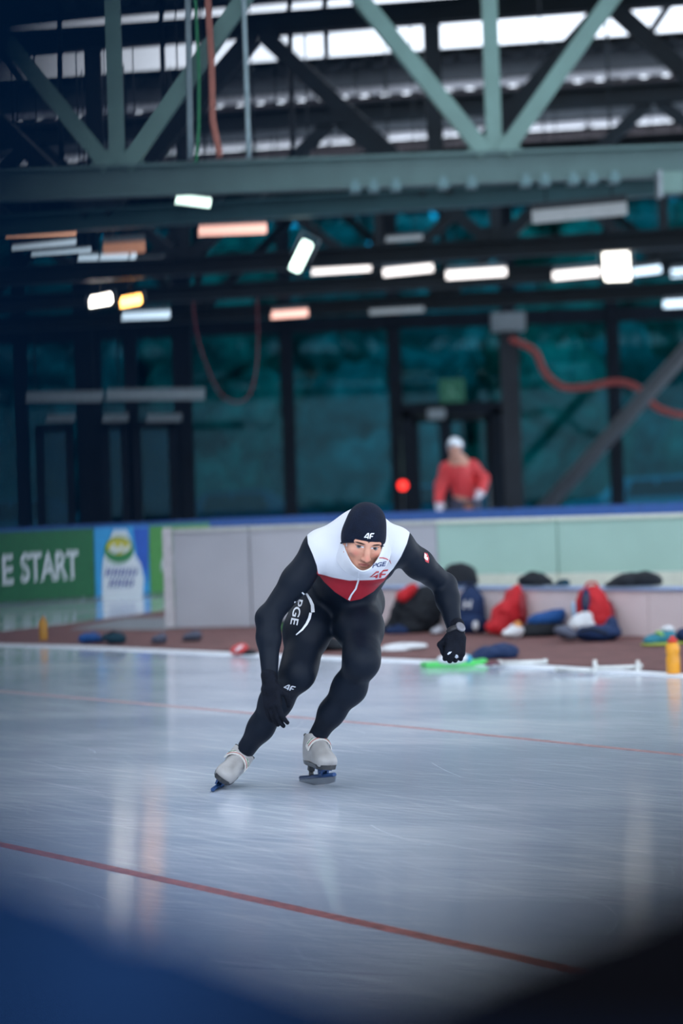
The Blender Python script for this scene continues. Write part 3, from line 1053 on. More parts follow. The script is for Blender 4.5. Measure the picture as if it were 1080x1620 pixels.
LAMPS = [  # x0, y0, x1, y1, thickness m, distance, colour, label
    (4, 346, 116, 341, 0.07, 29, 'o', 'upper orange tube of the left end pair'), (4, 370, 116, 365, 0.07, 29.3, 'o', 'lower orange tube of the left end pair'),
    (14, 390, 116, 380, 0.07, 29.6, 'b', 'bluish tube below the left orange pair'), (45, 400, 140, 393, 0.05, 30, 'b', 'thin bluish tube low at the left end'),
    (312, 363, 420, 359, 0.13, 29, 'p', 'pinkish tube lamp between the hoses and the tilted lamp'), (160, 391, 226, 387, 0.16, 30, 'k', 'dull rusty glowing heater lamp'),
    (120, 406, 212, 403, 0.08, 33, 'b', 'bluish white tube under the rusty heater'), (190, 413, 284, 409, 0.07, 33.4, 'b', 'slim bluish tube right of the rusty heater'),
    (262, 418, 352, 413, 0.09, 33, 'w', 'white tube below the pinkish lamp'), (400, 423, 450, 420, 0.07, 33, 'b', 'short tube left of the tilted lamp'),
    (492, 427, 586, 421, 0.12, 33, 'w', 'white tube right of the tilted lamp'), (606, 430, 684, 422, 0.12, 33, 'w', 'white tube with pale reflector, second from the tilted lamp'),
    (706, 434, 800, 428, 0.13, 33, 'w', 'warm white tube left of the grey pillar head'), (875, 435, 948, 428, 0.13, 33, 'w', 'warm white tube beside the bright square lamp'),
    (996, 430, 1044, 424, 0.12, 34, 'b', 'bluish tube right of the bright square lamp'), (1062, 431, 1130, 426, 0.13, 34, 'b', 'bluish tube at the right end of the row'),
    (1050, 480, 1120, 476, 0.13, 37, 'b', 'low bluish tube below the row end'), (190, 498, 266, 495, 0.13, 37, 'b', 'dim blue tube under the twin spotlights'),
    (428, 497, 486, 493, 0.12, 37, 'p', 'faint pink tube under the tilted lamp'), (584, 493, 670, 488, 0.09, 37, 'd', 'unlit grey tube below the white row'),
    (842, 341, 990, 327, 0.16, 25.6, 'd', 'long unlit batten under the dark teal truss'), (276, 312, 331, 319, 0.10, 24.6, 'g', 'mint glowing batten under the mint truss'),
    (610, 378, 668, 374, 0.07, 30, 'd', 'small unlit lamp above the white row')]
for x0, y0, x1, y1, th, Y, c, lab in LAMPS:
    a, b_ = at(x0, y0, Y), at(x1, y1, Y)
    m_ = (a + b_) / 2
    t = thing('tube_lamp', m_, lab, 'lamp', 'tube lamps under the roof')
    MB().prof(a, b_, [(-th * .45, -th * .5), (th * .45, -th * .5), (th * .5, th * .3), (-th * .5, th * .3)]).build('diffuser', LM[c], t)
    MB().prof(a - UP * -th * 0.48, b_ + UP * th * 0.48, [(-th * .6, -th * .2), (th * .6, -th * .2), (th * .3, th * .3), (-th * .3, th * .3)]).build('housing', M_LAMP_BODY if c != 'd' else M_DARK, t)
    for q in (a.lerp(b_, 0.15), a.lerp(b_, 0.85)):
        MB().cyl(q + UP * th * 0.5, (q.x, q.y, 7.15), 0.009, n=6).build('hanger', M_DARK, t)
# tilted panel lamp, bright square floodlight, twin spotlights
def flood(px, py, w, h, ang, Y, c, label, name):
    p = at(px, py, Y)
    M = Matrix.Rotation(math.radians(ang), 3, 'Y') @ Matrix.Rotation(math.radians(-18), 3, 'X')
    t = thing(name, p, label, 'lamp')
    MB().box(p, (w, 0.04, h), M).build('diffuser', LM[c], t, 0.015)
    MB().box(p + M @ Vector((0, 0.05, 0)), (w + 0.07, 0.07, h + 0.07), M).build('housing', M_DARK, t, 0.01)
    MB().tube([p + M @ Vector((-w / 2 - 0.05, 0.05, 0)), p + M @ Vector((-w / 2 - 0.05, 0.05, h * .75)), p + M @ Vector((w / 2 + 0.05, 0.05, h * .75)), p + M @ Vector((w / 2 + 0.05, 0.05, 0))], 0.012, 6).build('yoke', M_STEEL, t)
    q = p + M @ Vector((0, 0.05, h * .75))
    MB().cyl(q, (q.x, q.y, 7.15), 0.012, n=6).build('hanger', M_DARK, t)


flood(475, 405, 0.15, 0.42, 27, 30, 'g', 'tilted pale green panel lamp shining over the ice', 'panel_lamp')
flood(975, 418, 0.33, 0.45, 0, 31, 'W', 'bright warm square floodlight', 'floodlight')
flood(156, 474, 0.32, 0.15, -8, 32.5, 'S', 'warm white spotlight of the twin pair', 'spotlight')
flood(204, 475, 0.30, 0.14, -8, 32.6, 'A', 'amber spotlight beside the warm white one', 'spotlight')

# --- red hose, thin red cables, sign, door lamp
M_REDHOSE = mat('red_hose', (0.28, 0.035, 0.028), 0.5)


def curve_pts(pxs, Y, n=8):
    pts = [at(x, y, Y) for x, y in pxs]; out = []
    for i in range(len(pts) - 1):
        p0, p1, p2, p3 = pts[max(i - 1, 0)], pts[i], pts[i + 1], pts[min(i + 2, len(pts) - 1)]
        for s in range(n):
            u = s / n
            out.append(0.5 * ((2 * p1) + (p2 - p0) * u + (2 * p0 - 5 * p1 + 4 * p2 - p3) * u * u + (3 * p1 - 3 * p2 + p3 - p0) * u ** 3))
    return out + [pts[-1]]


tag(MB().tube(curve_pts([(806, 536), (845, 556), (862, 590), (890, 612), (930, 612), (975, 604), (1010, 615), (1045, 648), (1110, 650), (1140, 560), (1140, 300)], 39.6), 0.055, 10).build('red_hose', M_REDHOSE),
    'thick red hose sagging from the pillar across the glass', 'hose')
tag(MB().tube(curve_pts([(405, 470), (406, 560), (396, 618), (376, 636), (350, 625), (330, 590), (310, 530), (302, 470)], 39), 0.016, 8).build('red_cable', mat('dim_red_cable', (0.16, 0.03, 0.04), 0.5)),
    'thin red cable looping down before the glass', 'cable')
p = at(715, 618, FY - 0.25)
t = thing('exit_sign', p, 'small green exit sign over the glass door', 'sign')
MB().box(p, (0.48, 0.06, 0.44)).build('sign_panel', mat('exit_green', (0.01, 0.09, 0.055), 0.5, emit=(0.02, 0.35, 0.16), estr=0.02), t)
decal('running_figure', polys2([[(0, 0), (.2, .4), (.1, .7), (.3, .8), (.5, .45), (.8, .1), (.6, 0), (.4, .3), (.2, 0)], [(.3, .85), (.45, .85), (.45, 1), (.3, 1)]]), p + Vector((0, -0.034, 0)), (1, 0, 0), (0, 0, 1), 0.22, 0.3, mat('dim_green_print', (0.08, 0.25, 0.16), 0.5), t, nrm=(0, -1, 0))
MB().box(p + Vector((0, 0.14, 0)), (0.08, 0.24, 0.08)).build('bracket', M_FRAME, t)
p = at(690, 655, FY - 0.25)
t = thing('emergency_lamp', p, 'small pale box lamp on the door frame', 'lamp')
MB().box(p, (0.34, 0.1, 0.2)).build('body', M_STEEL, t, 0.02)
MB().box(p + Vector((0, 0.1, 0)), (0.14, 0.16, 0.1)).build('bracket', M_FRAME, t)
p = at(637, 768, FY - 0.3)
t = thing('signal_lamp', p, 'round glowing red signal on the door frame', 'lamp')
MB().lathe(p, [(0.0, -0.05), (0.065, -0.04), (0.085, 0.0), (0.065, 0.04), (0.0, 0.05)], 18, Matrix.Rotation(math.pi / 2, 3, 'X')).build('lens', mat('red_glow', (0.6, 0.02, 0.02), 0.3, emit=(1, 0.03, 0.02), estr=1.0), t)
MB().box(p + Vector((0, 0.12, 0)), (0.16, 0.14, 0.2)).build('housing', M_FRAME, t)

# --- outdoors: trees and parked cars behind the glass
M_CROWN = [mat('dark_foliage', (0.11, 0.18, 0.13), 0.7, var=0.5, scale=3), mat('mid_foliage', (0.16, 0.21, 0.12), 0.7, var=0.5, scale=3), mat('olive_foliage', (0.24, 0.2, 0.12), 0.7, var=0.5, scale=3)]
M_TRUNK = mat('bark', (0.06, 0.05, 0.04), 0.9, bump=0.5)
TREES = [(-15.5, 60, 11, 0), (-11.2, 60, 10.5, 0), (-7.0, 60, 10, 0), (-2.8, 60, 10, 1), (1.3, 60, 10, 0), (5.4, 60, 10, 1), (9.6, 60, 10.5, 2), (14, 60, 11, 0),
         (-13.4, 68, 12, 0), (-9.1, 68, 12, 0), (-4.8, 68, 12, 0), (-0.6, 68, 12, 0), (3.7, 68, 12, 0), (8.0, 68, 12, 0), (12.3, 68, 12, 0), (-15.6, 80, 14, 0), (-11.3, 80, 14, 0), (-7, 80, 14, 0), (-2.7, 80, 14, 0), (1.6, 80, 14, 0), (5.9, 80, 14, 0), (10.2, 80, 14, 0), (14.5, 80, 14, 0)]
TL = ['dark green tree outside the glass front', 'mid green tree outside the glass front', 'olive brown tree outside behind the brace']
for i, (x, y, h, k) in enumerate(TREES):
    t = thing('tree', (x, y, -0.05), TL[k], 'tree', 'trees outside the glass front')
    MB().tube([(x, y, -0.1), (x + 0.1, y, h * 0.3), (x, y, h * 0.7)], [0.3, 0.22, 0.08], 8).build('trunk', M_TRUNK, t)
    bm = bmesh.new()
    rs = random.Random(i)
    for j in range(16):
        zz = h * (0.16 + 0.72 * j / 15); rad = min(1.5, 0.14 * h) * (0.75 + 0.5 * math.sin(math.pi * (0.1 + 0.85 * j / 15)) - 0.45 * j / 15)
        c = Vector((x + rs.uniform(-1, 1) * rad * 0.7, y + rs.uniform(-1, 1) * rad * 0.6, zz))
        r_ = bmesh.ops.create_icosphere(bm, subdivisions=3, radius=rad * rs.uniform(0.6, 0.9), matrix=Matrix.Translation(c))
        for v in r_['verts']:
            nv = noise.noise(v.co * 1.7) * 0.4 + noise.noise(v.co * 4.1) * 0.5
            v.co += (v.co - c).normalized() * nv
    me = bpy.data.meshes.new('crown'); bm.to_mesh(me); bm.free()
    link_mesh('crown', me, M_CROWN[k], t, True)
hg_ = thing('hedge', (0, 73, -0.05), 'tall dark hedge behind the trees outside', 'hedge')
bm = bmesh.new(); rs = random.Random(99)
for j in range(70):
    c = Vector((-21 + 42 * j / 69 + rs.uniform(-.3, .3), 73 + rs.uniform(-.5, .5), rs.uniform(0.8, 1.4) + (j % 3) * 2.6))
    r_ = bmesh.ops.create_icosphere(bm, subdivisions=3, radius=rs.uniform(1.5, 2.0), matrix=Matrix.Translation(c))
    for v in r_['verts']: v.co += (v.co - c).normalized() * (noise.noise(v.co * 1.7) * 0.35 + noise.noise(v.co * 5.0) * 0.2)
me = bpy.data.meshes.new('foliage'); bm.to_mesh(me); bm.free()
link_mesh('foliage', me, M_CROWN[0], hg_, True)
MB().beam((-20, 73, 0.4), (20, 73, 0.4), 0.6, 1.0).build('stems', M_TRUNK, hg_)
CARS = [(-7.2, 53, (0.35, 0.42, 0.45), 'pale grey parked car outside the left glass bays'), (-2.4, 53.5, (0.10, 0.2, 0.25), 'dark blue parked car outside between the mullions'),
        (2.2, 53, (0.45, 0.5, 0.5), 'silver parked car outside behind the skater'), (6.8, 53, (0.55, 0.6, 0.6), 'white parked car outside behind the brace')]
for i, (x, y, c, lab) in enumerate(CARS):
    t = thing('parked_car', (x, y, -0.05), lab, 'car', 'parked cars outside')
    mb = MB(); L = 2.05
    side = [(-L, 0.35), (-L, 0.75), (-L * .85, 0.92), (-L * .55, 0.98), (-L * .3, 1.42), (L * .35, 1.45), (L * .7, 0.98), (L * .97, 0.88), (L, 0.35)]
    vv = [(x + p[0], y - 0.85, p[1]) for p in side] + [(x + p[0], y + 0.85, p[1]) for p in side]
    n = len(side)
    mb.add(vv, [(k, (k + 1) % n, n + (k + 1) % n, n + k) for k in range(n)] + [tuple(range(n)), tuple(range(2 * n - 1, n - 1, -1))])
    mb.build('car_body', mat('car_paint_%s' % ('grey', 'blue', 'silver', 'white')[i], c, 0.3), t, 0.06)
    for q in ((-L * .26, -L * .02), (L * .02, L * .34)):
        MB().add([(x + q[0] - 0.12, y - 0.87, 1.0), (x + q[1] + 0.12, y - 0.87, 1.0), (x + q[1], y - 0.865, 1.36), (x + q[0] + 0.02, y - 0.865, 1.36)], [(0, 1, 2, 3)]).build('side_window', M_BLACK, t)
    for wx in (-1.3, 1.25):
        MB().cyl((x + wx, y - 0.88, 0.27), (x + wx, y + 0.88, 0.27), 0.32, n=18).build('wheel', M_BLACK, t)

# fine skate cuts in the ice, too many and too thin to count
mb = MB(); rs = random.Random(3)
for k in range(170):
    y0 = 6.0 + 12 * rs.random() ** 1.3; x0 = rs.uniform(-1, 1) * 0.17 * y0
    ang = math.radians(rs.gauss(-50, 18)); L = rs.uniform(0.1, 0.7); bend = rs.gauss(0, 0.35); w = rs.uniform(0.0003, 0.0007)
    pts = []
    for s_ in range(9):
        a_ = ang + bend * s_ / 8
        pts.append(Vector((x0, y0, 0))); x0 += math.cos(a_) * L / 8; y0 += math.sin(a_) * L / 8
    vv = []
    for i_, q in enumerate(pts):
        d_ = (pts[min(i_ + 1, 8)] - pts[max(i_ - 1, 0)]).normalized(); n_ = Vector((-d_.y, d_.x, 0)) * w
        vv += [q + n_ + UP * 0.0008, q - n_ + UP * 0.0008]
    mb.add(vv, [(2 * i_, 2 * i_ + 1, 2 * i_ + 3, 2 * i_ + 2) for i_ in range(8)])
o = mb.build('skate_cuts', mat('frosted_cut', (0.70, 0.76, 0.84), 0.6), floor)
o['kind'] = 'stuff'
# ================================================================== THE SKATER
def suit_mat():
    m = bpy.data.materials.new('race_suit_and_skin')
    m.use_nodes = True
    nt = m.node_tree; b = nt.nodes['Principled BSDF']

    def attr(name):
        a = nt.nodes.new('ShaderNodeAttribute'); a.attribute_name = name
        return a.outputs['Fac']

    def thr(sock, t=0.0):
        g = nt.nodes.new('ShaderNodeMapRange')
        g.inputs['From Min'].default_value = t - 0.0012; g.inputs['From Max'].default_value = t + 0.0012
        nt.links.new(sock, g.inputs['Value'])
        return g.outputs['Result']

    tc = nt.nodes.new('ShaderNodeTexCoord')
    n = nt.nodes.new('ShaderNodeTexNoise'); n.inputs['Scale'].default_value = 12; n.inputs['Detail'].default_value = 4
    nt.links.new(tc.outputs['Object'], n.inputs['Vector'])
    rp = nt.nodes.new('ShaderNodeValToRGB')
    rp.color_ramp.elements[0].color = (0.0022, 0.0055, 0.013, 1); rp.color_ramp.elements[1].color = (0.0045, 0.009, 0.018, 1)
    nt.links.new(n.outputs['Fac'], rp.inputs['Fac'])
    cur = rp.outputs['Color']

    def over(cur, col, fac):
        mx = nt.nodes.new('ShaderNodeMix'); mx.data_type = 'RGBA'
        nt.links.new(fac, mx.inputs['Factor']); nt.links.new(cur, mx.inputs['A'])
        if isinstance(col, tuple): mx.inputs['B'].default_value = (*col, 1)
        else: nt.links.new(col, mx.inputs['B'])
        return mx.outputs['Result']
    cur = over(cur, (0.36, 0.022, 0.035), thr(attr('red')))
    cur = over(cur, (0.64, 0.65, 0.69), thr(attr('white')))
    sk = nt.nodes.new('ShaderNodeValToRGB')
    sk.color_ramp.elements[0].color = (0.54, 0.26, 0.18, 1); sk.color_ramp.elements[1].color = (0.61, 0.32, 0.23, 1)
    nt.links.new(n.outputs['Fac'], sk.inputs['Fac'])
    skin = over(sk.outputs['Color'], (0.55, 0.17, 0.13), attr('blush'))
    skin = over(skin, (0.40, 0.13, 0.12), attr('lips_nostrils'))
    skin = over(skin, (0.16, 0.09, 0.06), attr('stubble'))
    skin = over(skin, (0.045, 0.025, 0.018), attr('brow'))
    fa = thr(attr('face'))
    cur = over(cur, skin, fa)
    nt.links.new(cur, b.inputs['Base Color'])
    b.inputs['Roughness'].default_value = 0.55
    b.inputs['Specular IOR Level'].default_value = 0.16
    n2 = nt.nodes.new('ShaderNodeTexNoise'); n2.inputs['Scale'].default_value = 35; n2.inputs['Detail'].default_value = 2
    mp = nt.nodes.new('ShaderNodeMapping'); mp.inputs['Scale'].default_value = (1, 1, 0.35)
    nt.links.new(tc.outputs['Object'], mp.inputs['Vector']); nt.links.new(mp.outputs['Vector'], n2.inputs['Vector'])
    bp = nt.nodes.new('ShaderNodeBump'); bp.inputs['Strength'].default_value = 0.12; bp.inputs['Distance'].default_value = 0.006
    nt.links.new(n2.outputs['Fac'], bp.inputs['Height']); nt.links.new(bp.outputs['Normal'], b.inputs['Normal'])
    return m


M_SUIT = suit_mat()
M_GLOVE = mat('black_knit_glove', (0.004, 0.006, 0.012), 0.8, spec=0.15, var=0.3, scale=40, bump=0.3, bscale=200)
M_HAT = mat('navy_knit_hat', (0.0035, 0.0075, 0.020), 0.75, spec=0.15, var=0.25, scale=30, bump=0.25, bscale=180)
M_SWHITE = mat('white_suit_print', (0.78, 0.80, 0.84), 0.5, var=0.02)
M_SGREY = mat('silver_suit_print', (0.55, 0.58, 0.64), 0.4, var=0.03)
M_SRED = mat('red_suit_print', (0.50, 0.03, 0.04), 0.5, var=0.03)
M_SBLUE = mat('blue_suit_print', (0.008, 0.03, 0.13), 0.5, var=0.03)
M_COLLAR = mat('white_collar_cloth', (0.64, 0.65, 0.69), 0.55, var=0.03, bump=0.1)
M_BOOT = mat('silver_white_leather', (0.32, 0.31, 0.305), 0.4, var=0.1, scale=18, bump=0.15, bscale=30)
M_SOLE = mat('carbon_sole', (0.02, 0.022, 0.026), 0.4)
M_BLUE_AL = mat('blue_anodised', (0.008, 0.04, 0.13), 0.35, metal=0.4)
M_RUNNER = mat('steel_runner', (0.35, 0.38, 0.42), 0.25, metal=0.9)

sk = thing('person', (-0.3, 9.85, 0), 'speed skater in black, white and red race suit leaning forward over the ice', 'person')

# joints: seen position in the photograph, distance from anatomy
pelvis = at(533, 945, 10.08); neckb = at(572, 850, 9.70)
hipR, kneeR, ankR = at(497, 950, 10.06), at(471, 1066, 9.78), at(383, 1194, 10.0)
hipL, kneeL, ankL = at(566, 955, 10.06), at(573, 1047, 9.70), at(500, 1168, 9.92)
shR, elR, wrR = at(505, 869, 9.74), at(424, 978, 9.72), at(427, 1082, 9.64)
shL, elL, wrL = at(628, 864, 9.72), at(703, 926, 9.94), at(721, 1002, 9.80)
taxis = (neckb - pelvis).normalized()
tlat = Vector((1, -0.06, -0.03)); tlat = (tlat - taxis * tlat.dot(taxis)).normalized()
tfront = tlat.cross(taxis).normalized()       # towards chest / ground
if tfront.z > 0: tfront = -tfront
RT = [[tlat[i], tfront[i], taxis[i]] for i in range(3)]   # columns: lateral, front, along spine

lo = (-0.46, 9.40, 0.05); hi = (0.58, 10.34, 1.26)
body = Field(lo, hi, 0.006)
legs = body.clone(); arms = body.clone()
# trunk
body.ell(pelvis + Vector((0, 0.02, 0.0)), (0.165, 0.12, 0.13), RT, 0.05)
body.cone(pelvis, pelvis.lerp(neckb, 0.45), 0.12, 0.125, 0.06)
rib = pelvis.lerp(neckb, 0.70)
body.ell(rib + tfront * 0.01, (0.168, 0.118, 0.21), RT, 0.06)
body.ell(pelvis.lerp(neckb, 0.82) + tlat * 0.065 + tfront * 0.075, (0.085, 0.05, 0.075), RT, 0.05)
body.ell(pelvis.lerp(neckb, 0.82) - tlat * 0.065 + tfront * 0.075, (0.085, 0.05, 0.075), RT, 0.05)
body.ell(pelvis.lerp(neckb, 0.42) + tfront * 0.045, (0.125, 0.09, 0.13), RT, 0.05)
body.cone(neckb - tfront * 0.02, shR + Vector((0.03, 0, 0.012)), 0.092, 0.068, 0.05)
body.cone(neckb - tfront * 0.02, shL + Vector((-0.03, 0, 0.014)), 0.094, 0.068, 0.05)
# legs
def leg(hip, knee, ank, out, cal):
    f = (knee - hip).normalized()
    fwd = Vector((0, -1, 0.15))
    q1 = hip.lerp(knee, 0.45) + fwd * 0.022
    legs.chain([hip, q1, hip.lerp(knee, 0.86), knee], [0.098, 0.090, 0.066, 0.060], 0.05)
    legs.ell(knee + Vector((0, -0.012, 0.0)), (0.050, 0.050, 0.055), None, 0.03)
    c1 = knee.lerp(ank, 0.34) + Vector((0, 0.028, 0)) + out * 0.012
    legs.chain([knee, c1, knee.lerp(ank, 0.66) + Vector((0, 0.01, 0)), ank], [0.056, cal, 0.046, 0.037], 0.05)


leg(hipR, kneeR, ankR, Vector((-1, 0, 0)), 0.060)
leg(hipL, kneeL, ankL, Vector((1, 0, 0)), 0.062)
for h_, s in ((hipR, -1), (hipL, 1)):
    legs.ell(h_ + Vector((s * 0.01, 0.07, 0.0)), (0.10, 0.11, 0.105), None, 0.05)
# arms
def arm(sh, el, wr):
    arms.ell(sh, (0.066, 0.066, 0.066), None, 0.03)
    m = sh.lerp(el, 0.45)
    arms.chain([sh, m, el], [0.064, 0.058, 0.045], 0.03)
    arms.ell(el, (0.044, 0.046, 0.046), None, 0.02)
    arms.chain([el, el.lerp(wr, 0.3), wr], [0.044, 0.046, 0.029], 0.03)


arm(shR, elR, wrR); arm(shL, elL, wrL)
kk = 0.05
A, B = body.F, legs.F
hh = np.maximum(kk - np.abs(A - B), 0) / kk
body.F = np.minimum(A, B) - hh * hh * kk * 0.25
# arms melt into the trunk only near the shoulders
P = np.meshgrid(*body.ax, indexing='ij')
ds = np.minimum(sum((P[i] - shR[i]) ** 2 for i in range(3)), sum((P[i] - shL[i]) ** 2 for i in range(3)))
kv = np.clip(0.06 * (1 - np.sqrt(ds) / 0.22), 0.002, 0.06).astype(np.float32)
A, B = body.F, arms.F
hh = np.maximum(kv - np.abs(A - B), 0) / kv
body.F = np.minimum(A, B) - hh * hh * kv * 0.25
del P, ds, kv, legs, arms

# head frame: x = picture right, y = face forward, z = up
hf = Matrix.Rotation(math.radians(12), 3, 'Z') @ Matrix.Rotation(math.radians(-9), 3, 'Y').inverted() @ Matrix.Rotation(math.radians(20), 3, 'X')
HX = hf @ Vector((1, 0, 0)); HY = hf @ Vector((0, -1, 0)); HZ = hf @ Vector((0, 0, 1))
eye_mid = at(581, 866, 9.50)
HC = eye_mid - HY * 0.083
HR = [[HX[i], HY[i], HZ[i]] for i in range(3)]


def hp(x, y, z): return HC + HX * x + HY * y + HZ * z


# neck joins trunk and head
body.cone(neckb + tfront * 0.02, hp(0, -0.02, -0.05), 0.078, 0.064, 0.05)
body.ell(hp(0, 0.0, 0.01), (0.070, 0.088, 0.10), HR, 0.03)
V1, Q1 = body.surface()
# fine head surface
hd = Field([HC[i] - 0.165 for i in range(3)], [HC[i] + 0.165 for i in range(3)], 0.0026)
hd.ell(hp(0, -0.012, 0.025), (0.074, 0.094, 0.094), HR, 0.01)
hd.ell(hp(0, 0.030, -0.035), (0.060, 0.058, 0.080), HR, 0.03)
hd.ell(hp(0, 0.058, -0.098), (0.030, 0.026, 0.022), HR, 0.03)       # chin
for s in (-1, 1):
    hd.cone(hp(s * 0.056, 0.005, -0.055), hp(s * 0.022, 0.062, -0.096), 0.018, 0.018, 0.02)   # jaw
    hd.ell(hp(s * 0.045, 0.060, -0.026), (0.022, 0.020, 0.017), HR, 0.02)                      # cheekbone
    hd.ell(hp(s * 0.072, -0.012, -0.012), (0.009, 0.018, 0.030), HR, 0.006)                   # ear
    hd.ell(hp(s * 0.033, 0.092, 0.0), (0.018, 0.014, 0.0105), HR, 0.012, sub=True)             # socket
    hd.cone(hp(s * 0.014, 0.089, 0.017), hp(s * 0.050, 0.072, 0.016), 0.0075, 0.006, 0.012)     # brow ridge
    hd.cone(hp(s * 0.019, 0.0845, 0.0065), hp(s * 0.046, 0.0745, 0.0055), 0.0042, 0.0042, 0.003)  # upper lid
    hd.cone(hp(s * 0.020, 0.0815, -0.0085), hp(s * 0.045, 0.073, -0.007), 0.0042, 0.0038, 0.005)   # lower lid
    hd.ell(hp(s * 0.0125, 0.098, -0.044), (0.0085, 0.011, 0.008), HR, 0.007)                   # nostril wing
hd.chain([hp(0, 0.086, 0.012), hp(0, 0.100, -0.018), hp(0, 0.112, -0.041)], [0.0085, 0.0095, 0.0125], 0.012)
hd.cone(hp(-0.017, 0.083, -0.0690), hp(0.017, 0.083, -0.0690), 0.0062, 0.0062, 0.006)
hd.ell(hp(0, 0.087, -0.0670), (0.012, 0.007, 0.0055), HR, 0.005)
hd.ell(hp(0, 0.085, -0.0775), (0.016, 0.008, 0.0062), HR, 0.005)
hd.cone(hp(-0.021, 0.090, -0.0722), hp(0.021, 0.090, -0.0722), 0.0020, 0.0020, 0.003, sub=True)
V2, Q2 = hd.surface()
V = np.concatenate([V1, V2]); Q = np.concatenate([Q1, Q2 + len(V1)])
bm_me = np_mesh('body', V, Q)
nV = len(V)
isHead = np.zeros(len(bm_me.vertices), dtype=bool); isHead[len(V1):] = True
co = np.empty(len(bm_me.vertices) * 3, dtype=np.float32); bm_me.vertices.foreach_get('co', co); co = co.reshape(-1, 3)


def px_poly(pts, Y):
    out = []
    for x, y in pts:
        p = at(x, y, Y); out.append((p.x, p.z))
    return out


# the suit's colour fields, in the suit's own front plane (lateral, height)
wp = px_poly([(487, 860), (495, 878), (501, 895), (503, 908), (525, 914), (552, 919), (590, 918), (608, 915), (622, 900), (634, 880), (643, 860), (649, 840), (645, 800), (600, 770), (540, 770), (495, 800), (484, 835)], 9.68)
rp_ = px_poly([(503, 895), (501, 908), (512, 922), (530, 939), (553, 954), (572, 950), (592, 938), (606, 923), (616, 908), (608, 890), (550, 885)], 9.66)
wv = poly_sd(co[:, 0].astype(float), co[:, 2].astype(float), wp)
rv = poly_sd(co[:, 0].astype(float), co[:, 2].astype(float), rp_)
back_ = co[:, 1] > 9.98
wv[back_] = -0.05; rv[co[:, 1] > 9.93] = -0.05
rel = co - np.array(HC, dtype=np.float32)
lx, ly, lz = rel @ np.array(HX), rel @ np.array(HY), rel @ np.array(HZ)
set_attr(bm_me, 'white', wv)
set_attr(bm_me, 'red', rv)
face = np.where(isHead & (ly > -0.05), 0.05, -0.05)
set_attr(bm_me, 'face', face)


def blob(x0, z0, rx, rz, sym=True, soft=0.35):
    q = ((np.abs(lx) if sym else lx) - x0) / rx
    d = np.sqrt(q ** 2 + ((lz - z0) / rz) ** 2)
    return np.where(isHead & (ly > 0), np.clip((1 - d) / soft, 0, 1), 0)


brow = np.maximum(blob(0.033, 0.0150, 0.022, 0.0048), blob(0.033, 0.0035, 0.017, 0.0030) * 0.8)
stub = np.maximum(blob(0.0, -0.058, 0.030, 0.0085) * 0.42, blob(0.0, -0.098, 0.045, 0.030) * 0.35)
stub = np.maximum(stub, blob(0.055, -0.065, 0.02, 0.04) * 0.2)
set_attr(bm_me, 'brow', brow)
set_attr(bm_me, 'stubble', stub)
set_attr(bm_me, 'lips_nostrils', np.maximum(blob(0.0, -0.0715, 0.025, 0.0085) * 0.85, blob(0.0125, -0.050, 0.006, 0.004) * 0.6))  # lip colour, and nostril hollows shaded by the same colour
set_attr(bm_me, 'blush', np.maximum(blob(0.042, -0.03, 0.022, 0.02, soft=0.9) * 0.6, blob(0.0, -0.035, 0.016, 0.02, soft=0.9) * 0.6))
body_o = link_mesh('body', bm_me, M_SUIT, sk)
BV = BVHTree.FromPolygons([Vector(c) for c in co.tolist()], [tuple(p.vertices) for p in bm_me.polygons])

# eyes
M_EYE = mat('eye_white', (0.24, 0.23, 0.23), 0.35, var=0.03)
M_IRIS = mat('dark_iris', (0.012, 0.012, 0.014), 0.4)
for s in (-1, 1):
    c = hp(s * 0.0325, 0.0735, -0.001)
    look = (Vector((0, 0, CAM_H)) - c).normalized()
    rot = Vector((0, 0, 1)).rotation_difference(look).to_matrix()
    e = MB().lathe(c, [(0.0117 * math.sin(t), 0.0117 * math.cos(t)) for t in np.linspace(0.02, 3.12, 14)], 16, rot).build('eye', M_EYE, sk)
    MB().lathe(c, [(0.0120 * math.sin(t), 0.0120 * math.cos(t)) for t in np.linspace(0.02, 0.60, 5)], 14, rot).build('iris', M_IRIS, e)

# knitted hat
ht = Field([HC[i] - 0.18 for i in range(3)], [HC[i] + 0.19 for i in range(3)], 0.004)
ht.ell(hp(0, -0.014, 0.030), (0.0835, 0.103, 0.110), HR, 0.01)
ht.ell(hp(0.004, -0.040, 0.082), (0.058, 0.070, 0.050), HR, 0.04)
ht.ell(hp(0, -0.025, -0.005), (0.0825, 0.090, 0.080), HR, 0.03)
cn = (HZ * -0.90 + HY * 0.43).normalized()
ht.cut(hp(0, 0.092, 0.0215), cn)
hat = sdf_obj('knit_hat', ht, M_HAT, sk)
hat['label'] = 'navy black knit hat with white logo'
hco = [v.co.copy() for v in hat.data.vertices]
BH_ = BVHTree.FromPolygons(hco, [tuple(p.vertices) for p in hat.data.polygons])
# rolled hem of the hat
rim = []
for k in range(41):
    t_ = math.pi * (-0.52 + 1.04 * k / 40)
    rim.append(hp(0.0845 * math.sin(t_), 0.103 * math.cos(t_) - 0.014, 0.0225 + (0.103 * math.cos(t_) - 0.106) * 0.478))
MB().tube(rim, 0.0035, 8).build('hat_hem', M_HAT, hat)

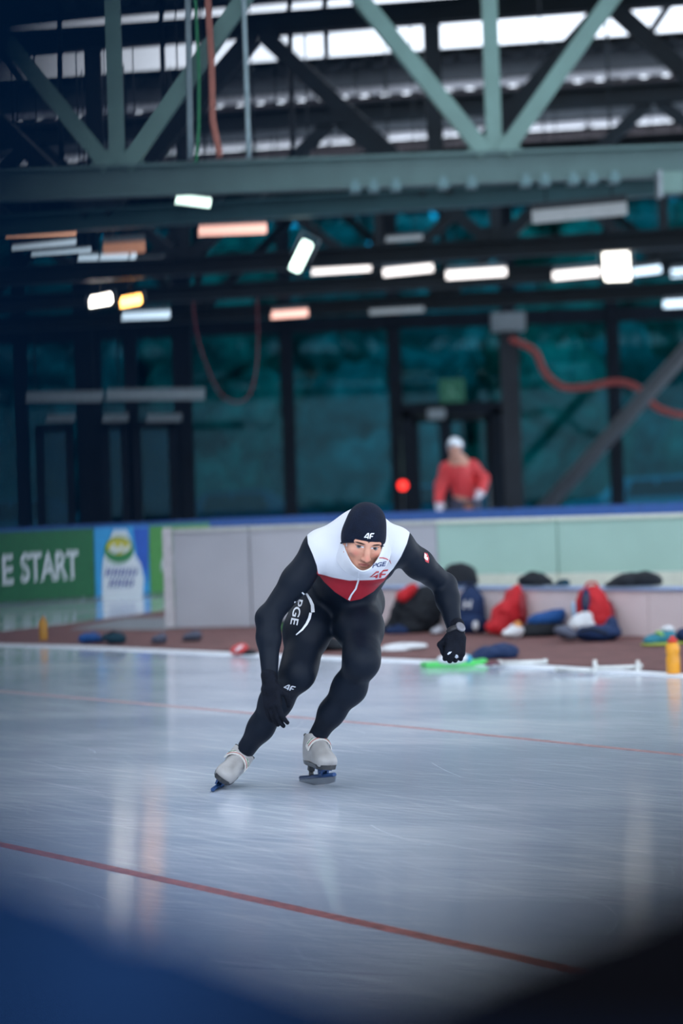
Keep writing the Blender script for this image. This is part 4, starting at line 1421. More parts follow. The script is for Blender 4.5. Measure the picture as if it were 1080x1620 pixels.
# collar: a standing rim around the jaw, lofted down to the chest
rim_px = [(540, 838, 9.62), (543, 862, 9.575), (550, 882, 9.53), (559, 896, 9.475), (571, 904.5, 9.445), (584, 901.5, 9.445), (596, 889, 9.475), (604, 872, 9.53), (609, 850, 9.575), (608, 834, 9.62)]
base_px = [(528, 842, 9.70), (527, 868, 9.665), (534, 890, 9.63), (548, 906, 9.60), (570, 915, 9.585), (592, 911, 9.59), (608, 899, 9.61), (618, 878, 9.64), (621, 852, 9.68), (617, 832, 9.72)]
rimv = [at(*p) for p in rim_px]; basev = [at(*p) for p in base_px]
mb = MB(); rows = []
inner = [p + (Vector((HC.x, p.y + 0.05, HC.z - 0.05)) - p).normalized() * 0.006 for p in rimv]
top = [(a + b_) / 2 + Vector((0, -0.003, 0.002)) for a, b_ in zip(rimv, inner)]
mid = [a.lerp(b_, 0.5) + Vector((0, 0.010, 0.0)) for a, b_ in zip(rimv, basev)]
low = [a + Vector((0, 0.03, 0)) for a in inner]


def refine(ps, n=5):
    out = []
    for i in range(len(ps) - 1):
        p0, p1, p2, p3 = ps[max(i - 1, 0)], ps[i], ps[i + 1], ps[min(i + 2, len(ps) - 1)]
        for s in range(n):
            u = s / n
            out.append(0.5 * ((2 * p1) + (p2 - p0) * u + (2 * p0 - 5 * p1 + 4 * p2 - p3) * u * u + (3 * p1 - 3 * p2 + p3 - p0) * u ** 3))
    return out + [ps[-1]]


rows = [refine(r) for r in (low, inner, top, rimv, mid, basev)]
nn_ = len(rows[0])
for r in rows: mb.v += [tuple(p) for p in r]
for j in range(len(rows) - 1):
    for i in range(nn_ - 1):
        mb.f.append((j * nn_ + i, j * nn_ + i + 1, (j + 1) * nn_ + i + 1, (j + 1) * nn_ + i)); mb.sm.append(True)
col_o = mb.build('collar', M_COLLAR, sk)

cverts = [Vector(v) for v in co.tolist()] + [v.co.copy() for v in col_o.data.vertices]
BVC = BVHTree.FromPolygons(cverts, [tuple(q.vertices) for q in bm_me.polygons] + [tuple(i + len(co) for i in q.vertices) for q in col_o.data.polygons])
VIEW = Vector((0, -1, 0))
IU, IR = R3 @ Vector((0, 1, 0)), R3 @ Vector((1, 0, 0))     # upright print directions on the chest, seen frontally
S = 9.6 / F_PX


def dirpx(dx, dy): return (IR * dx - IU * dy).normalized()


decal('hat_logo', polys2(FOUR_F), at(584, 848, 9.45), dirpx(16, 0.2), dirpx(0, -1), 16 * S, 9 * S, M_SWHITE, hat, BH_, VIEW)
decal('chest_logo', polys2(FOUR_F), at(599.5, 909.5, 9.6), dirpx(30, -2), dirpx(0, -1), 31 * S, 13 * S, M_SRED, body_o, BVC, VIEW)
decal('chest_lettering', text_mesh('PGE', 0.03, 0.25), at(599.5, 892.5, 9.6), dirpx(24, -1.5), dirpx(0, -1), 24 * S, 7.5 * S, M_SBLUE, body_o, BVC, VIEW)


def arc_decal(name, pts, ws, m, parent, bv, Y):
    c = at(pts[0][0], pts[0][1], Y)
    v, f = arc_shape([((p[0] - pts[0][0]) * S, -(p[1] - pts[0][1]) * S) for p in pts], [w * S for w in ws])
    return decal(name, (v, f), c, dirpx(1, 0), dirpx(0, -1), 1, 1, m, parent, bv, VIEW)


arc_decal('chest_arc', [(599, 881.5), (605, 882), (611, 884), (617, 888), (619, 893)], [1.6, 1.8, 1.6, 1.2, 0.6], M_SRED, body_o, BVC, 9.6)
arc_decal('thigh_arc_upper', [(479, 934), (486, 942), (491, 950), (494.5, 958), (495.5, 969)], [2.0, 3.4, 4.6, 5.4, 5.8], M_SWHITE, body_o, BV, 9.9)
arc_decal('thigh_arc_lower', [(491.5, 968.5), (489.5, 977), (485, 986), (478, 995), (468, 1003.5)], [4.2, 4.4, 3.8, 3.0, 1.6], M_SWHITE, body_o, BV, 9.9)
decal('thigh_lettering', text_mesh('PGE', 0.015), at(469, 968, 9.9), dirpx(-8, 38), dirpx(10, 1.5), 40 * S, 12.5 * S, M_SWHITE, body_o, BV, VIEW)
decal('knee_logo', polys2(FOUR_F), at(458.5, 1086, 9.8), dirpx(18, 5), dirpx(2.5, -10), 19 * S, 9.5 * S, M_SWHITE, body_o, BV, VIEW)
# zipper, shoulder marks, arm emblem
arc_decal('zipper', [(567, 903), (566.8, 921), (563, 934), (556, 944), (552, 953)], [1.2, 2.8, 2.8, 2.6, 3.6], M_SWHITE, body_o, BVC, 9.6)
decal('shoulder_mark', polys2([[(0, .75), (.55, 0), (.6, .35), (.3, .8)], [(.55, 0), (1, 1), (.8, .9), (.5, .3)]]), at(529, 830, 9.8), dirpx(1, 0), dirpx(0, -1), 10 * S, 6.5 * S, M_SBLUE, body_o, BVC, Vector((0, -0.75, 0.66)))
decal('shoulder_mark', polys2([[(0, .5), (.3, .9), (1, 1), (.95, .75), (.3, .7)], [(.75, 1), (1, 1), (1, 0), (.8, .1)], [(.3, .35), (.95, .1), (.95, .3), (.3, .5)]]), at(614, 830, 9.8), dirpx(1, 0), dirpx(0, -1), 8 * S, 7 * S, M_SBLUE, body_o, BVC, Vector((0, -0.75, 0.66)))
decal('arm_emblem', polys2([[(0, .5), (.1, 1), (.7, .95), (1, .5), (.9, 0), (.3, .1)]]), at(674, 882, 9.8), dirpx(1, 0.2), dirpx(0, -1), 9 * S, 16 * S, M_SRED, body_o, BV, VIEW, 0.003)
decal('arm_emblem_white', polys2([[(0, .3), (.1, 1), (.6, .8), (.5, .5), (.9, .45), (.8, 0), (.3, .1)]]), at(673.3, 880.5, 9.8), dirpx(1, 0.2), dirpx(0, -1), 6.5 * S, 11 * S, M_SWHITE, body_o, BV, VIEW, 0.0045)

# gloved hands
def hand(wr, fdir, back, thumb_side, curl, spread, name, thumb_curl=0.5, size=1.0):
    """fdir: wrist to knuckles; back: out of the back of the hand; thumb_side: towards the thumb"""
    f = fdir.normalized(); bk = (back - f * back.dot(f)).normalized(); sd = f.cross(bk).normalized()
    if sd.dot(thumb_side) < 0: sd = -sd
    pal = -bk
    c = wr + f * 0.05
    g = Field([c[i] - 0.16 for i in range(3)], [c[i] + 0.16 for i in range(3)], 0.0035)
    R_ = [[sd[i], bk[i], f[i]] for i in range(3)]
    g.cone(wr - f * 0.035, wr + f * 0.01, 0.033, 0.031, 0.01)
    g.box(wr + f * 0.052 * size, (0.043 * size, 0.0175 * size, 0.048 * size), R_, 0.016, 0.02)
    for q, (off, ln, r) in enumerate(((0.031, 0.92, 0.0098), (0.0105, 1.0, 0.0102), (-0.0105, 0.95, 0.0098), (-0.031, 0.78, 0.0088))):
        p = wr + f * (0.094 - 0.004 * abs(q - 1)) * size + sd * off * size + bk * 0.003
        pts = [p - f * 0.02, p]
        ang = 0.0
        for seg, L in enumerate((0.042, 0.028, 0.021)):
            ang += curl[seg]
            d = f * math.cos(ang) + pal * math.sin(ang) + sd * (spread * (1.5 - q) / 1.5 * 0.2)
            p = p + d.normalized() * L * ln * size
            pts.append(p)
        g.chain(pts, [r * 1.1, r * 1.1, r, r * 0.95, r * 0.85], 0.004)
    # thumb from the side of the palm near its base
    b0 = wr + f * 0.022 * size + sd * 0.030 * size + pal * 0.006
    t1 = b0 + (f * 0.62 + sd * 0.60 + pal * 0.35).normalized() * 0.042 * size
    t2 = t1 + (f * 0.8 + sd * (0.35 - thumb_curl) + pal * 0.5).normalized() * 0.032 * size
    t3 = t2 + (f * 0.7 - sd * thumb_curl * 0.9 + pal * 0.5).normalized() * 0.024 * size
    g.chain([b0, t1, t2, t3], [0.017, 0.0125, 0.0112, 0.0095], 0.008)
    o = sdf_obj(name, g, M_GLOVE, sk)
    return o, (f, bk, sd, pal)


fR = at(434, 1140, 9.62) - wrR
gR, _ = hand(wrR, fR, Vector((-0.55, -0.8, 0.0)), Vector((1, -0.3, 0)), (0.25, 0.35, 0.25), 0.3, 'glove')
fL = at(718, 1052, 9.74) - wrL
gL, (f_, bk_, sd_, pal_) = hand(wrL, fL, Vector((0.15, -0.95, 0.1)), Vector((-1, 0, 0)), (1.25, 1.45, 0.9), 0.1, 'glove', 0.95)
gco = [v.co.copy() for v in gL.data.vertices]
BG = BVHTree.FromPolygons(gco, [tuple(p.vertices) for p in gL.data.polygons])
decal('glove_mark', polys2([[(0, .3), (.4, .9), (1, 1), (.7, .4), (.2, 0)]]), at(711.5, 1034.5, 9.7), dirpx(1, 0), dirpx(0, -1), 7.5 * S, 5.5 * S, M_SGREY, gL, BG, VIEW)
decal('glove_mark', polys2([[(0, .3), (.3, 1), (.8, .9), (1, .3), (.5, 0)]]), at(723, 1040, 9.7), dirpx(1, 0), dirpx(0, -1), 6 * S, 7 * S, M_SGREY, gL, BG, VIEW)
# wrist watch
wd = (wrL - elL).normalized()
wc = wrL - wd * 0.008
rot = Vector((0, 0, 1)).rotation_difference(wd).to_matrix()
wt = MB().lathe(wc, [(0.0335, -0.011), (0.0375, -0.009), (0.0375, 0.009), (0.0335, 0.011)], 24, rot).build('watch', mat('watch_strap', (0.02, 0.02, 0.024), 0.5), sk)
wt['label'] = 'dark wrist watch with grey dial'
wn_ = Vector((0.55, -0.83, 0.1)); wn_ = (wn_ - wd * wn_.dot(wd)).normalized()
rot = Vector((0, 0, 1)).rotation_difference(wn_).to_matrix()
MB().lathe(wc + wn_ * 0.034, [(0.0, -0.004), (0.021, -0.004), (0.0225, 0.004), (0.019, 0.008), (0.0, 0.0085)], 22, rot).build('watch_case', mat('watch_case_grey', (0.16, 0.16, 0.18), 0.3, metal=0.3), wt)

# skates
def skate(ank, fwd, up, blade_drop, hinge_open):
    fw = fwd.normalized(); u = (up - fw * up.dot(fw)).normalized(); sd = fw.cross(u).normalized()
    sole = ank - u * 0.105                     # point of the sole under the ankle

    def L(x, y, z): return sole + sd * x + fw * y + u * z
    R_ = [[sd[i], fw[i], u[i]] for i in range(3)]
    g = Field([sole[i] - 0.26 for i in range(3)], [sole[i] + 0.26 for i in range(3)], 0.0042)
    g.ell(L(0, -0.030, 0.045), (0.036, 0.045, 0.046), R_, 0.02)            # heel cup
    g.cone(L(0, -0.018, 0.055), L(0, -0.006, 0.120), 0.042, 0.047, 0.03)       # cuff
    g.cone(L(0, 0.000, 0.080), L(0, 0.115, 0.032), 0.043, 0.034, 0.03)        # instep
    g.ell(L(0, 0.10, 0.026), (0.041, 0.062, 0.030), R_, 0.025)             # toe box
    g.box(L(0, 0.045, 0.020), (0.036, 0.10, 0.020), R_, 0.018, 0.02)
    g.cone(L(0, -0.006, 0.095), L(0, -0.004, 0.160), 0.036, 0.038, 0.004, sub=True)
    g.cut(L(0, 0, 0.124), u + fw * -0.25)
    g.cut(L(0, 0, 0.0), -u)
    bt = sdf_obj('skate', g, M_BOOT, sk)
    bt['label'] = 'silver white leather speed skate on a blue blade frame'
    # carbon sole shell and heel
    mb = MB()
    ol = [(-0.030, -0.065), (0.030, -0.065), (0.040, -0.02), (0.041, 0.06), (0.043, 0.11), (0.030, 0.15), (0.0, 0.163), (-0.030, 0.15), (-0.043, 0.11), (-0.041, 0.06), (-0.040, -0.02)]
    n = len(ol)
    vv = [L(x * 0.9, y, -0.006) for x, y in ol] + [L(x * 1.06, y, 0.012) for x, y in ol]
    mb.add(vv, [tuple(range(n - 1, -1, -1)), tuple(range(n, 2 * n))] + [(i, (i + 1) % n, n + (i + 1) % n, n + i) for i in range(n)])
    mb.build('sole', M_SOLE, bt)
    MB().tube([L(0.044 * math.cos(a), -0.010 + 0.044 * math.sin(a), 0.120 + 0.010 * math.sin(a)) for a in np.linspace(math.pi * 1.0, math.pi * 2.0, 10)], 0.006, 6).build('cuff_rim', M_SOLE, bt)
    # strap over the instep with coloured stitching, tongue
    arc = [L(0.050 * math.cos(a), 0.030 + 0.012 * math.sin(a), 0.060 + 0.052 * math.sin(a)) for a in np.linspace(0.15, math.pi - 0.15, 12)]
    mb = MB()
    for i in range(len(arc) - 1):
        w = fw * 0.013 - u * 0.008
        o_ = (arc[i] - L(0, 0.03, 0.06)).normalized() * 0.004
        mb.add([arc[i] - w, arc[i + 1] - w, arc[i + 1] + w, arc[i] + w, arc[i] - w + o_, arc[i + 1] - w + o_, arc[i + 1] + w + o_, arc[i] + w + o_], [(0, 1, 2, 3), (4, 7, 6, 5), (0, 4, 5, 1), (3, 2, 6, 7)])
    stp = mb.build('strap', mat('pale_strap', (0.60, 0.58, 0.55), 0.5), bt)
    for dw, mm in ((0.006, mat('red_stitch', (0.35, 0.05, 0.04), 0.5)), (-0.005, mat('green_stitch', (0.05, 0.20, 0.08), 0.5))):
        MB().tube([p + (p - L(0, 0.03, 0.06)).normalized() * 0.0045 + (fw * 0.013 - u * 0.008) * (dw / 0.013) for p in arc[1:-1]], 0.0016, 5).build('stitching', mm, bt)
    MB().box(L(0, 0.028, 0.122), (0.052, 0.012, 0.05), Matrix(R_) @ Matrix.Rotation(math.radians(18), 3, 'X')).build('tongue', M_BOOT, bt, 0.005)
    # blade: hinge under the ball, tube and steel runner turn about the hinge
    hg = L(0, 0.085, -0.022)
    ca, sa = math.cos(hinge_open), math.sin(hinge_open)
    bf = fw * ca + u * sa; bu = u * ca - fw * sa

    def B_(x, y, z): return hg + sd * x + bf * y + bu * z
    MB().cyl(B_(0, -0.26, -0.016), B_(0, 0.125, -0.016), 0.0085, n=12).build('blade_tube', M_BLUE_AL, bt)
    mb = MB()
    pr = [(-0.275, -0.022), (-0.265, -0.046), (-0.20, -0.051), (0.06, -0.051), (0.13, -0.045), (0.14, -0.022)]
    n = len(pr)
    mb.add([B_(-0.002, y, z) for y, z in pr] + [B_(0.002, y, z) for y, z in pr], [tuple(range(n)), tuple(range(2 * n - 1, n - 1, -1))] + [(i, (i + 1) % n, n + (i + 1) % n, n + i) for i in range(n)])
    mb.build('runner', M_RUNNER, bt)
    mb = MB()
    for s in (-1, 1):
        mb.beam(B_(s * 0.012, 0.0, -0.015), L(s * 0.016, 0.085, -0.002), 0.008, 0.036, up=fw)
    mb.cyl(hg - sd * 0.02, hg + sd * 0.02, 0.009, n=12).beam(L(0, 0.03, -0.008), L(0, 0.125, -0.008), 0.044, 0.012, up=u)
    mb.build('clap_hinge', M_BLUE_AL, bt)
    MB().beam(L(0, -0.045, -0.004), L(0, -0.052, -0.034), 0.024, 0.022, up=fw).beam(L(0, -0.06, -0.006), L(0, 0.05, -0.006), 0.02, 0.010, up=u).build('heel_post', M_SOLE, bt)
    MB().cyl(B_(0, -0.135, -0.012), B_(0, -0.135, 0.006), 0.010, n=10).build('blade_post', M_SOLE, bt)
    return bt


skate(ankR, Vector((-0.14, -1.0, -0.02)), Vector((0.62, 0.06, 0.78)), 0, 0.0)
skate(ankL, Vector((0.37, -0.93, -0.03)), Vector((0.05, 0.0, 1.0)), 0, math.radians(9))
# ================================================================== THE COACH IN RED BEHIND THE BOARDS
M_RJ = mat('red_jacket_cloth', (0.60, 0.035, 0.04), 0.55, var=0.12, scale=8, bump=0.3, bscale=14)
M_TROUS = mat('dark_trousers', (0.04, 0.045, 0.08), 0.7)
M_SKIN2 = mat('skin', (0.55, 0.28, 0.20), 0.5, var=0.08)
M_PALE_GLOVE = mat('pale_glove', (0.62, 0.58, 0.64), 0.6)
PY = 30.0
co_ = at(738, 800, PY)
pr = thing('person', (co_.x, PY, 0.0), 'person in red jacket, pale gloves and silver helmet behind the boards', 'person')
hd2, nk2 = at(719, 710, PY - 0.10), at(725, 733, PY - 0.02)
sR2, sL2 = at(706, 742, PY), at(746, 738, PY + 0.02)
eR2, eL2 = at(697, 770, PY - 0.02), at(764, 758, PY + 0.05)
wR2, wL2 = at(694, 792, PY - 0.12), at(761, 776, PY - 0.15)
hp2 = at(736, 798, PY + 0.08)
zg = 0.09
kA, kB = Vector((hp2.x - 0.14, PY - 0.06, 0.53)), Vector((hp2.x + 0.13, PY + 0.02, 0.53))
fA, fB = Vector((hp2.x - 0.16, PY + 0.06, zg)), Vector((hp2.x + 0.15, PY + 0.10, zg))
g = Field((co_.x - 0.55, PY - 0.5, -0.02), (co_.x + 0.5, PY + 0.5, 2.0), 0.014)
g.ell(hd2, (0.078, 0.095, 0.115), None, 0.02).cone(hd2, nk2, 0.055, 0.06, 0.03).cone(nk2, hp2, 0.13, 0.13, 0.05)
g.cone(hd2 + Vector((0, -0.09, -0.005)), hd2 + Vector((0, -0.105, -0.03)), 0.012, 0.016, 0.02)
g.ell(hd2 + Vector((0, -0.05, -0.08)), (0.05, 0.05, 0.035), None, 0.03)
for s_, e_, w_ in ((sR2, eR2, wR2), (sL2, eL2, wL2)): g.chain([nk2, s_, e_, w_], [0.06, 0.06, 0.045, 0.035], 0.03)
for s, k_, f_2 in ((-1, kA, fA), (1, kB, fB)):
    g.chain([hp2 + Vector((s * 0.08, 0, 0)), k_, f_2], [0.11, 0.075, 0.05], 0.04)
    g.cone(f_2 + Vector((0, 0.04, -0.01)), f_2 + Vector((s * 0.03, -0.17, -0.03)), 0.045, 0.04, 0.02)
bo = sdf_obj('body', g, M_SKIN2, pr)
# trousers and jacket over the body
g = Field((co_.x - 0.55, PY - 0.5, 0.0), (co_.x + 0.5, PY + 0.5, 1.3), 0.014)
g.ell(hp2, (0.19, 0.15, 0.14), None, 0.04)
for s, k_, f_2 in ((-1, kA, fA), (1, kB, fB)): g.chain([hp2 + Vector((s * 0.08, 0, 0)), k_, f_2 + Vector((0, 0, 0.05))], [0.122, 0.09, 0.075], 0.03)
sdf_obj('trousers', g, M_TROUS, pr)
g = Field((co_.x - 0.6, PY - 0.5, 0.8), (co_.x + 0.55, PY + 0.5, 2.0), 0.012)
g.cone(nk2 - Vector((0, 0, 0.12)), hp2 + Vector((-0.01, -0.02, 0.17)), 0.155, 0.155, 0.06)
for s_, e_, w_ in ((sR2, eR2, wR2), (sL2, eL2, wL2)): g.chain([nk2 - Vector((0, 0, 0.04)), s_, e_, w_], [0.085, 0.085, 0.075, 0.06], 0.04)
g.rough(0.006, 40, 3)
sdf_obj('jacket', g, M_RJ, pr)
q = nk2 + Vector((0, -0.02, 0.02))
MB().lathe(q, [(0.075, -0.05), (0.095, -0.03), (0.085, 0.03), (0.075, 0.045), (0.06, 0.04)], 20).build('collar', mat('violet_collar', (0.16, 0.12, 0.32), 0.6), pr)
for w_, d_ in ((wR2, Vector((0, -0.3, -1))), (wL2, Vector((-0.35, -0.7, -0.6)))):
    d_ = d_.normalized(); sd2 = Vector((1, 0, 0))
    g = Field([w_[i] - 0.2 for i in range(3)], [w_[i] + 0.2 for i in range(3)], 0.008)
    g.cone(w_ - d_ * 0.03, w_ + d_ * 0.03, 0.048, 0.042, 0.02).ell(w_ + d_ * 0.07, (0.048, 0.035, 0.05), None, 0.02)
    for q_ in range(4):
        o_ = w_ + d_ * 0.10 + sd2 * (q_ - 1.5) * 0.021
        g.chain([o_, o_ + d_ * 0.035, o_ + d_ * 0.05 + Vector((0, 0.025, -0.012))], [0.012, 0.011, 0.010], 0.005)
    g.cone(w_ + d_ * 0.04 + sd2 * 0.035, w_ + d_ * 0.085 + sd2 * 0.065, 0.016, 0.012, 0.01)
    sdf_obj('glove', g, M_PALE_GLOVE, pr)
M_SILVER = mat('silver_helmet', (0.75, 0.82, 0.88), 0.12, metal=0.6)
g = Field([hd2[i] - 0.2 for i in range(3)], [hd2[i] + 0.25 for i in range(3)], 0.008)
g.ell(hd2 + Vector((0.004, 0.0, 0.045)), (0.098, 0.122, 0.105), None, 0.01).cut(hd2 + Vector((0, -0.11, 0.035)), (0, -0.25, -0.97))
sdf_obj('helmet', g, M_SILVER, pr)
MB().tube([hd2 + Vector((0.085 * s, -0.02, 0.03 - 0.13 * t_)) for s, t_ in ((-1, 0), (-0.85, 0.6), (0, 1.0), (0.85, 0.6), (1, 0))], 0.008, 6).build('chin_strap', mat('grey_strap', (0.3, 0.28, 0.36), 0.6), pr)
MB().box(at(741, 803, PY - 0.12), (0.11, 0.06, 0.12)).build('hip_pocket', mat('rust_patch', (0.26, 0.10, 0.06), 0.7), pr, 0.02)
for f_2, s in ((fA, -1), (fB, 1)):
    MB().box(f_2 + Vector((s * 0.02, -0.06, -0.055)), (0.006, 0.38, 0.05)).box(f_2 + Vector((s * 0.02, -0.06, -0.035)), (0.03, 0.3, 0.02)).build('skate_blade', M_RUNNER, pr)

# ================================================================== BAGS AND CLOTHES ALONG THE WALKWAY
class Soft:
    """soft things sculpted from ellipsoids given by their seen outline at the thing's own distance"""
    def __init__(self, name, base, label, cat, group=None, z=0.014, Y=None, front=None):
        self.z = z
        if front is not None: Y = on_line(LA, LB_, base[0]).y - front
        p = gnd(base[0], base[1], z) if Y is None else at(base[0], base[1], Y)
        self.Y = p.y; self.s = p.y / F_PX
        self.t = thing(name, (p.x, p.y, z), label, cat, group)

    def part(self, name, m, prims, fold=0.006, h=0.014, seed=1, flat=True, parent=None):
        pts = []
        for q in prims:
            c = at(q[0], q[1], self.Y + (q[5] if len(q) > 5 else 0))
            r = (q[2] * self.s, q[4], q[3] * self.s)
            c.z = max(c.z, self.z + 0.4 * r[2])
            h = min(h, 0.5 * min(r))
            pts.append((c, r, q[6] if len(q) > 6 else 0))
        h = max(h, 0.004)
        fold = min(fold, 0.25 * min(min(r) for c, r, a in pts))
        lo_ = [min(c[i] - max(r) - 0.05 for c, r, a in pts) for i in range(3)]
        hi_ = [max(c[i] + max(r) + 0.05 for c, r, a in pts) for i in range(3)]
        lo_[2] = max(lo_[2], self.z - 0.06)
        g = Field(lo_, hi_, h)
        for c, r, a in pts:
            M = Matrix.Rotation(math.radians(a), 3, 'Y')
            g.ell(c, r, [[M[i][j] for j in range(3)] for i in range(3)], 0.05)
        g.rough(fold, 45, seed)
        if flat: g.cut((0, 0, self.z), (0, 0, -1))
        return sdf_obj(name, g, m, parent or self.t)

    def cord(self, name, m, pts, r, parent=None):
        P_ = [at(q[0], q[1], self.Y + (q[2] if len(q) > 2 else 0)) for q in pts]
        return MB().tube(refine(P_, 5), r, 8).build(name, m, parent or self.t)

    def patch(self, name, m, px, py, w, h, dy):
        return MB().box(at(px, py, self.Y + dy), (w * self.s, 0.02, h * self.s)).build(name, m, self.t, 0.005)


B_BLACK = mat('black_nylon', (0.010, 0.013, 0.018), 0.6, spec=0.18, bump=0.3, bscale=25)
B_NAVY = mat('navy_nylon', (0.012, 0.03, 0.09), 0.6, spec=0.18, bump=0.3, bscale=25)
B_RED = mat('red_nylon', (0.48, 0.018, 0.025), 0.55, spec=0.18, bump=0.3, bscale=25)
B_BLUE = mat('blue_nylon', (0.01, 0.07, 0.24), 0.55, spec=0.18, bump=0.3, bscale=25)
B_TEAL = mat('dark_teal_nylon', (0.008, 0.04, 0.06), 0.6, spec=0.18, bump=0.3, bscale=25)
B_GREY = mat('grey_nylon', (0.08, 0.09, 0.13), 0.6, spec=0.18, bump=0.3, bscale=25)
B_WHITE = mat('white_cloth', (0.70, 0.72, 0.74), 0.6, bump=0.3, bscale=25)
B_ORANGE = mat('orange_cloth', (0.62, 0.25, 0.06), 0.6)
B_GREEN = mat('vivid_green_plastic', (0.08, 0.62, 0.13), 0.4)
GRP = 'bags and clothes along the walkway'
BZ = 0.401

s = Soft('sports_bag', (655, 1010), 'big black sports bag with red flap leaning on the bench', 'bag', GRP, front=0.3)
s.part('bag_body', B_BLACK, [(655, 975, 38, 36, 0.15), (640, 995, 36, 16, 0.16), (672, 960, 26, 34, 0.12)], 0.012)
s.part('flap', B_RED, [(646, 936, 17, 9, 0.05, -0.10, -38), (634, 944, 9, 9, 0.05, -0.10)], 0.004, flat=False)
s.part('side_pocket', B_NAVY, [(628, 1000, 20, 11, 0.06, -0.13)], 0.005)
s.cord('strap', B_BLACK, [(640, 945, -0.12), (620, 965, -0.16), (622, 990, -0.18)], 0.015)
s = Soft('folded_towel', (640, 1028), 'flat white folded towel on the rubber before the black bag', 'towel', GRP)
s.part('upper_fold', B_WHITE, [(640, 1023, 36, 6, 0.14)], 0.004)
s.part('lower_fold', B_WHITE, [(626, 1027, 28, 4, 0.12, -0.05)], 0.003)
YB = (LA.lerp(LB_, 0.30) + ln * 0.2).y


def bench_Y(px):
    return on_line(LA + ln * 0.2, LB_ + ln * 0.2, px).y


s = Soft('knit_cap_bag', (727, 925), 'domed black bag on the bench above the navy backpack', 'bag', GRP, z=BZ, Y=bench_Y(727))
s.part('bag_body', B_BLACK, [(727, 912, 28, 22, 0.15), (727, 922, 29, 12, 0.15)], 0.006)
s.part('brim', B_NAVY, [(726, 930, 30, 4, 0.16, -0.02)], 0.003)
s = Soft('backpack', (745, 1006), 'navy backpack with pale logo standing against the bench', 'backpack', GRP, front=0.2)
s.part('bag_body', B_NAVY, [(745, 962, 22, 34, 0.11), (745, 985, 25, 24, 0.12)], 0.006)
s.part('front_pocket', B_NAVY, [(748, 986, 18, 15, 0.05, -0.10)], 0.003)
decal('logo', text_mesh('H', 0.02, 0.2), at(739, 956, s.Y - 0.135), (1, 0, 0), (0, 0, 1), 0.08, 0.07, B_WHITE, s.t, nrm=(0, -1, 0))
s.cord('haul_loop', B_BLACK, [(735, 934), (740, 926), (750, 926), (754, 934)], 0.010)
s.part('pale_tag', B_WHITE, [(752, 990, 5, 8, 0.02, -0.15)], 0.0, h=0.008, flat=False)
s = Soft('pale_shoe', (693, 1014), 'pale grey shoe between the black bag and the navy backpack', 'shoe', GRP, front=0.35)
s.part('upper', mat('pale_grey_leather', (0.42, 0.42, 0.46), 0.5), [(690, 1006, 10, 7, 0.12), (697, 1001, 5, 8, 0.05, 0.05)], 0.002, h=0.01)
s.part('sole', B_BLACK, [(691, 1012, 12, 2.5, 0.13)], 0.0, h=0.008)
s = Soft('red_jacket', (800, 1002), 'red jacket hanging from the bench edge down to the floor', 'jacket', GRP, front=0.30)
s.part('cloth', B_RED, [(812, 950, 13, 28, 0.09, 0.06, 18), (797, 975, 20, 22, 0.11, 0, 28), (788, 992, 22, 11, 0.12), (822, 962, 10, 24, 0.07, 0.06)], 0.014, seed=4)
s.part('sleeve', mat('dark_red_nylon', (0.25, 0.012, 0.02), 0.55), [(826, 965, 7, 28, 0.06, 0.02)], 0.006, flat=False)
s = Soft('shoulder_bag', (845, 933), 'low black bag on the bench beside the red jacket', 'bag', GRP, z=BZ, Y=bench_Y(845))
s.part('bag_body', B_BLACK, [(843, 924, 24, 15, 0.14), (852, 928, 22, 9, 0.14)], 0.007)
s.cord('strap', B_BLACK, [(826, 922, -0.05), (842, 906, -0.05), (862, 922, -0.05)], 0.010)
s = Soft('rolled_scarf', (893, 935), 'small dark rolled scarf on the bench beside the red backpack', 'scarf', GRP, z=BZ, Y=bench_Y(893))
s.part('roll', B_TEAL, [(893, 929, 8, 7, 0.08), (888, 933, 9, 4, 0.09)], 0.004, h=0.01)
s.part('loose_end', B_TEAL, [(878, 934, 8, 2.5, 0.06)], 0.002, h=0.01)
s = Soft('blue_bag', (862, 1010), 'blue sports bag slumped on a dark base between red jacket and red backpack', 'bag', GRP, front=0.25)
s.part('upper_bag', B_BLUE, [(862, 980, 30, 13, 0.13, 0, -6), (880, 972, 14, 8, 0.08, 0, -20)], 0.008, flat=False)
s.part('bag_base', B_BLACK, [(850, 1003, 42, 14, 0.18), (862, 992, 30, 12, 0.15)], 0.008)
s = Soft('crumpled_shirt', (815, 1008), 'crumpled white and orange shirt beside the blue bag', 'shirt', GRP, front=0.6)
s.part('white_cloth', B_WHITE, [(808, 1001, 15, 8, 0.09, -0.08), (818, 996, 10, 8, 0.07, -0.08)], 0.008)
s.part('orange_cloth', B_ORANGE, [(819, 990, 7, 8, 0.05, -0.10)], 0.004, flat=False)
s = Soft('red_backpack', (935, 1004), 'red backpack with dark zip panel propped on the navy bag', 'backpack', GRP, front=0.3)
s.part('bag_body', B_RED, [(935, 952, 24, 26, 0.12, 0, 4), (940, 968, 28, 24, 0.13), (944, 985, 26, 20, 0.13)], 0.007)
s.part('zip_panel', B_NAVY, [(926, 950, 7, 20, 0.03, -0.12, 4)], 0.0, h=0.01, flat=False)
s.part('zip_tab', B_GREY, [(926, 950, 3, 12, 0.02, -0.145, 4)], 0.0, h=0.006, flat=False)
s.part('side_panel', mat('dark_red_panel', (0.20, 0.015, 0.03), 0.6), [(962, 975, 12, 26, 0.11, 0.04)], 0.004)
s.cord('haul_loop', B_RED, [(925, 930), (930, 922), (942, 922), (946, 930)], 0.010)
s = Soft('navy_duffel', (940, 1015), 'flat navy duffel bag lying under the red backpack', 'bag', GRP, front=0.72)
